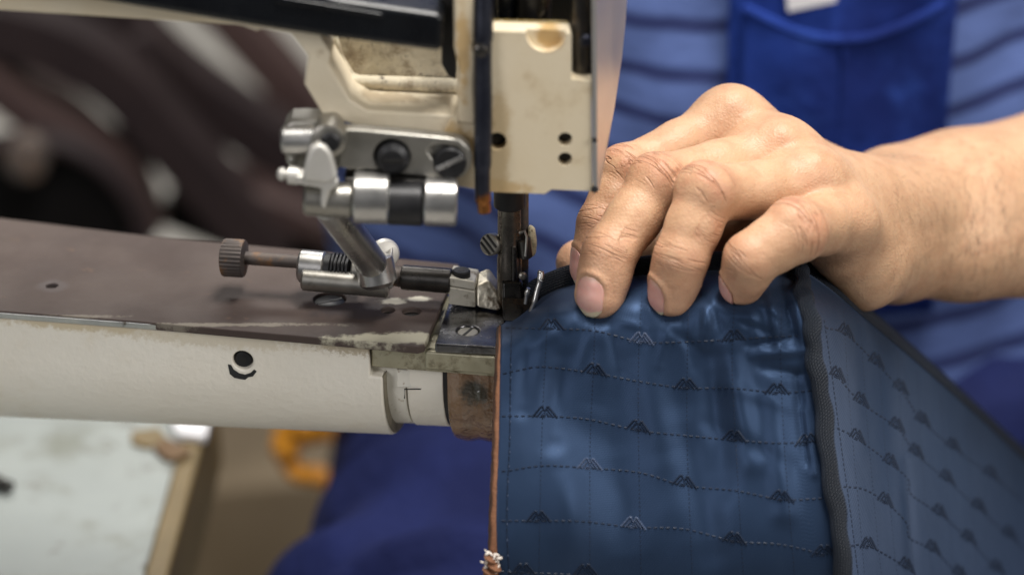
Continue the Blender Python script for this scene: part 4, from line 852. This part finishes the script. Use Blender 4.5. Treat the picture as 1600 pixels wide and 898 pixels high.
for z in zs:
    t = (285 - z) / 500; hw = 196 + 6 * math.sin(t * 5) - 55 * max(0, (z - 215) / 70) ** 2; hd = 112 + 14 * sstep(.25, .75, t)
    fold = 6.5 * np.abs(np.sin(an * 6.5 + z * .026 + .8 * np.sin(z * .03))) * sstep(.2, .8, t) + 3.5 * np.sin(an * 5 - z * .045 + 1.5 * np.sin(an * 3))
    secs.append(np.stack([112 + (hw + fold) * np.cos(an), 345 - (hd + fold) * np.sin(an), np.full_like(an, z) + 14 * np.cos(an + .5) * (t) + 5 * np.sin(an * 2 + 1) + 95 * sstep(.25, 1, np.cos(an)) * sstep(.3, .8, t)], -1))
fold_loft('shirt', 'shirt', secs, pers, 0, 0)
# sleeve of the near arm
sh, el = V(300, 335, 235), V(338, 212, 10); secs = []
axs = nrm(el - sh); r1_ = nrm(np.cross(axs, V(0, 0, 1))); r2_ = np.cross(axs, r1_)
for t in np.linspace(-.05, 1.02, 40):
    R = 66 - 4 * t + 3 * math.sin(t * 19); f = 3 * np.sin(an * 4 + t * 12); secs.append(sh + (el - sh) * t + (R + f)[:, None] * (np.cos(an)[:, None] * r1_ + np.sin(an)[:, None] * r2_))
fold_loft('shirt_sleeve', 'shirt', secs, pers, 0, 0)
# bib with pocket, lying on the shirt front
def torso_front(X, z, out): 
    a = math.acos(max(-1, min(1, (X - 112) / 196))); t = (285 - z) / 500; return 345 - (112 + 14 * float(sstep(.25, .75, t)) + 9 + out) * math.sin(a)
def bib_patch(x0, x1, z0, z1, out, name, curve=0):
    xs, zs_ = np.linspace(x0, x1, 30), np.linspace(z0, z1, 30); P = np.zeros((30, 30, 3))
    for i, x in enumerate(xs):
        for j, z in enumerate(zs_):
            zz = z - curve * math.sin(math.pi * i / 29) * (1 - j / 29); P[i, j] = (x, torso_front(x, zz, out) + 1.6 * math.sin(x * .09 + z * .05), zz)
    return grid_obj(P, name, 'bib', pers, 2.5)
bb = bib_patch(86, 176, 90, -110, 2, 'bib'); 
pk = bib_patch(91, 171, 24, -95, 6, 'bib_pocket', 13)
m1 = MB(); m1.tube([V(131, torso_front(131, z, 9.5), z) for z in np.linspace(8, -95, 14)], 1.3, 8); m1.build('pocket_seam', 'bib', pers)
m1 = MB(); m1.tube([V(x, torso_front(x, 24 - 13 * math.sin(math.pi * (x - 91) / 80), 9), 24 - 13 * math.sin(math.pi * (x - 91) / 80)) for x in np.linspace(91, 171, 24)], 2.2, 8); m1.build('pocket_hem', 'bib', pers)
MAT['white_cloth'] = pm('white_label_cloth', (.7, .7, .72), None, 20, .9)
MB().prism([V(106, torso_front(106, 20, 8), 37), V(126, torso_front(126, 20, 8), 42), V(127, torso_front(126, 20, 8), 26.5), V(108, torso_front(108, 20, 8), 22.5)], (0, -1.5, 0)).build('white_tag', 'white_cloth', pers, bevel=.4)
# trousers: lap and two thighs
def leg(pts, rad, name):
    P = []; c = catmull([np.array(p, float) for p in pts], 14); rr = np.interp(np.linspace(0, 1, len(c)), np.linspace(0, 1, len(rad)), rad)
    for j, p in enumerate(c):
        tg = nrm(c[min(j + 1, len(c) - 1)] - c[max(j - 1, 0)]); s = nrm(np.cross(tg, V(0, 0, 1) if abs(tg[2]) < .9 else V(0, 1, 0))); u = np.cross(s, tg)
        R = rr[j] + 5 * np.sin(an * 3 + j * .5) + 13 * np.abs(np.sin(j * .62 + an * 1.5 + .6 * np.sin(an * 2) + .5 * np.sin(j * .21))) ** .55 + 6 * np.sin(j * 1.0 - an * 2 + np.sin(j * .3)) - 6; P.append(p + R[:, None] * (np.cos(an)[:, None] * s + np.sin(an)[:, None] * u))
    grid_obj(np.array(P), name, 'trousers', pers, 2)
leg([(68, 350, -230), (24, 230, -235), (-12, 100, -234), (-20, 60, -252), (-22, 50, -330), (-22, 60, -500), (-22, 70, -690)], [100, 96, 84, 78, 74, 62, 58], 'trouser_leg')
leg([(170, 350, -230), (230, 230, -240), (290, 100, -238), (300, 60, -255), (300, 50, -330), (300, 60, -500), (300, 70, -690)], [100, 94, 84, 78, 74, 62, 58], 'trouser_leg')
secs = []
for z in np.linspace(-150, -310, 16):
    f = 4 * np.sin(an * 7 + z * .05); secs.append(np.stack([112 + (203 + f) * np.cos(an), 350 - (128 + f) * np.sin(an), np.full_like(an, z) + 10 * np.cos(an)], -1))
fold_loft('trouser_waist', 'trousers', secs, pers, 0, 0)

# ================================================================== BACKGROUND THINGS
MAT['table'] = pm('pale_blue_worn_laminate', (.25, .275, .265), (.30, .325, .31), 14, .35, .5, dirt=(((.17, .18, .15), 25, .52, .68), ((.09, .08, .055), 45, .58, .70)))
MAT['wood_edge'] = pm('varnished_wood_edge', (.13, .092, .036), (.17, .12, .05), 30, .5, bumps=((80, .3, .001),))
tb = thing('work_table', 'pale blue worn laminate work table with tan wooden edge below the machine arm', 'table', (-430, -60, -720))
XT = -136.0
MB().box((XT - 300, -40, -151.5), 600, 530, 3).build('table_top', 'table', tb, bevel=.6)
MB().box((XT + 4.5, -40, -170), 9, 530, 40).build('edge_board', 'wood_edge', tb, bevel=1.5)
MB().box((XT - 300, -40, -165), 598, 520, 22).build('apron', 'wood_edge', tb, bevel=1)
for x in (-40, -560):
    for y in (-270, 150): MB().box((XT + x, y, -448), 45, 45, 540).build('leg', 'wood_edge', tb, bevel=2)
MAT['scrap'] = pm('brown_leather_scraps', (.13, .075, .035), (.22, .15, .08), 60, .7, bumps=((200, .5, .002),))
MAT['paper'] = pm('white_paper', (.78, .78, .80), None, 20, .8)
def scrap(pts, z, h, name, mat, label, cat, grp=None):
    m = MB(); n = len(pts); m.prism([PZ(x, y, z) for x, y in pts], (0, 0, h)); o = m.build(name, mat, bevel=1.0); o['label'] = label; o['category'] = cat
    return o
scrap([(258, 690), (280, 700), (300, 712), (284, 722), (262, 724), (240, 708)], -149.9, 3, 'leather_scrap', 'scrap', 'small brown leather scrap near the corner of the pale blue table', 'scrap')
scrap([(205, 678), (250, 672), (262, 690), (232, 704), (206, 696)], -149.9, 2, 'leather_offcut', 'wood_edge', 'tan offcut lying behind the brown scrap on the pale table', 'offcut')
scrap([(262, 655), (330, 660), (322, 694), (276, 688)], -149.9, 4, 'folded_paper', 'paper', 'folded white paper at the far right corner of the pale table', 'paper')
MB_ = MB(); MB_.tube(catmull([PZ(-40, 752, -147), PZ(-14, 748, -147), PZ(4, 756, -147), PZ(16, 760, -147)], 6), 2.6, 10)
o = MB_.build('bent_wire', 'dark_steel'); o['label'] = 'dark bent wire lying at the left end of the pale table'; o['category'] = 'wire'
# orange ring behind the arm
MAT['orange'] = pm('orange_plastic', (.72, .27, .015), (.78, .33, .03), 20, .4)
c = PY(492, 702, 330); m = MB(); vs, fs = [], []
ring = thing('orange_hook', 'blurred orange plastic hook hanging below the white machine arm', 'hook', c + V(0, 0, -16))
for i in range(30):
    a = math.radians(60 + 275 * i / 29); rr_ = 6.5 + 2.0 * math.sin(i * .25); cc = c + V(18 * math.cos(a) + i * .25, 2 * math.sin(i), 14 * math.sin(a) - 2)
    for j in range(12):
        g = 2 * math.pi * j / 12; vs.append(cc + (V(math.cos(a), 0, math.sin(a)) * math.cos(g) * rr_ + V(0, 1, 0) * math.sin(g) * 7))
for i in range(29):
    for j in range(12): fs.append((i * 12 + j, (i + 1) * 12 + j, (i + 1) * 12 + (j + 1) % 12, i * 12 + (j + 1) % 12))
fs += [tuple(range(11, -1, -1)), tuple(29 * 12 + j for j in range(12))]
m.add(vs, fs); m.build('hook_body', 'orange', ring)
MB().rod(c + V(16, 0, 14), c + V(26, 4, 90), 5).build('hanger', 'orange', ring)
# cardboard box and dark case on the floor
MAT['card'] = pm('brown_cardboard', (.24, .18, .11), (.30, .23, .15), 12, .8)
bx_ = thing('cardboard_box', 'brown cardboard box on the floor between table and trousers', 'box', (-330, 980, -720))
MB().box((-285, 900, -610), 300, 320, 200, .2).build('box_body', 'card', bx_, bevel=4); 
MB().prism([V(-400, 760, -508), V(-230, 800, -508), V(-250, 880, -504), V(-420, 850, -504)], (0, 0, 3)).build('flap', 'card', bx_, bevel=1)
MAT['iron'] = pm('dark_brown_iron', (.020, .013, .014), (.032, .021, .021), 12, .6, .75, spec=.2)
MAT['iron2'] = pm('reddish_brown_wood', (.05, .027, .025), (.065, .036, .032), 12, .6)
MAT['blackrub'] = pm('black_rubber', (.003, .003, .003), (.005, .004, .004), 12, .7, spec=.1)
# treadle stand: dark curved bars above a pale floor
stand = thing('iron_stand', 'blurred dark brown stand with slanting curved bars behind the machine', 'stand', (-420, 900, -720))
def bb_(pts, Y, wpx, dep, mat):
    c = catmull([np.array(p, float) for p in pts], 10); L, R = [], []
    for j, p in enumerate(c):
        t = nrm(c[min(j + 1, len(c) - 1)] - c[max(j - 1, 0)]); n_ = V(-t[1], t[0]); W = wpx[0] + (wpx[1] - wpx[0]) * j / (len(c) - 1); L.append(p + n_ * W); R.append(p - n_ * W)
    m = MB(); vs = [PY(*p, Y) for p in L] + [PY(*p, Y) for p in R]; n = len(L); vs += [p + V(0, dep, 0) for p in vs]; fs = []
    for j in range(n - 1):
        a, b2, c2, d = j, j + 1, n + j + 1, n + j; o = 2 * n
        fs += [(a, b2, c2, d), (a + o, d + o, c2 + o, b2 + o), (a, a + o, b2 + o, b2), (d, c2, c2 + o, d + o)]
    fs += [(0, n, 3 * n, 2 * n), (n - 1, 3 * n - 1, 4 * n - 1, 2 * n - 1)]
    m.add(vs, fs); return m.build('bar', mat, stand, bevel=3)
bb_([(60, -60), (170, 30), (260, 120), (390, 215), (500, 285), (620, 360)], 760, (36, 38), 40, 'iron')
bb_([(270, -50), (360, 45), (440, 135), (520, 240), (600, 330)], 840, (30, 34), 40, 'iron2')
bb_([(-60, 40), (80, 80), (180, 140), (250, 220), (340, 320), (430, 420)], 700, (40, 38), 40, 'iron')
bb_([(-40, 120), (40, 185), (130, 235), (190, 290), (225, 380)], 690, (24, 28), 40, 'iron2')
bb_([(330, 300), (420, 330), (540, 380), (640, 420)], 720, (16, 24), 40, 'iron2')
bb_([(215, 60), (235, 130), (220, 200)], 735, (22, 20), 20, 'iron')
bb_([(250, 330), (380, 380), (520, 430)], 760, (24, 28), 20, 'blackrub')
bb_([(180, 20), (300, 120), (430, 205)], 870, (9, 10), 20, 'iron2')
bb_([(300, 20), (400, 110), (480, 190)], 900, (8, 9), 20, 'iron')
bb_([(20, 110), (110, 165), (200, 250)], 800, (8, 8), 20, 'iron2')
bb_([(250, 215), (350, 265), (470, 305)], 830, (8, 9), 20, 'iron2')
wh = thing('drive_wheel', 'blurred black wheel at the far left behind the bed plate', 'wheel', PY(60, 360, 640))
wc = PY(60, 372, 650)
MB().lathe(wc, (0, 1, 0), [(0, 0.1), (.1, 64), (8, 64), (9, .1)], 48).build('wheel_disc', 'blackrub', wh)
MB().lathe(PY(38, 254, 628), (0, 1, 0), [(0, 9), (2, 13), (18, 13)], 28).build('wheel_glint', 'rust', wh)  # disc added as a pale glint in front of the wheel, off its axle
m = MB(); vs, fs = [], []
for i in range(60):
    a = 2 * math.pi * i / 60; cc = wc + V(math.cos(a), 0, math.sin(a)) * 66
    for j in range(10):
        g = 2 * math.pi * j / 10; vs.append(cc + V(math.cos(a), 0, math.sin(a)) * math.cos(g) * 6 + V(0, 1, 0) * math.sin(g) * 10)
for i in range(60):
    for j in range(10): fs.append((i * 10 + j, ((i + 1) % 60) * 10 + j, ((i + 1) % 60) * 10 + (j + 1) % 10, i * 10 + (j + 1) % 10))
m.add(vs, fs); m.build('wheel_rim', 'iron', wh)
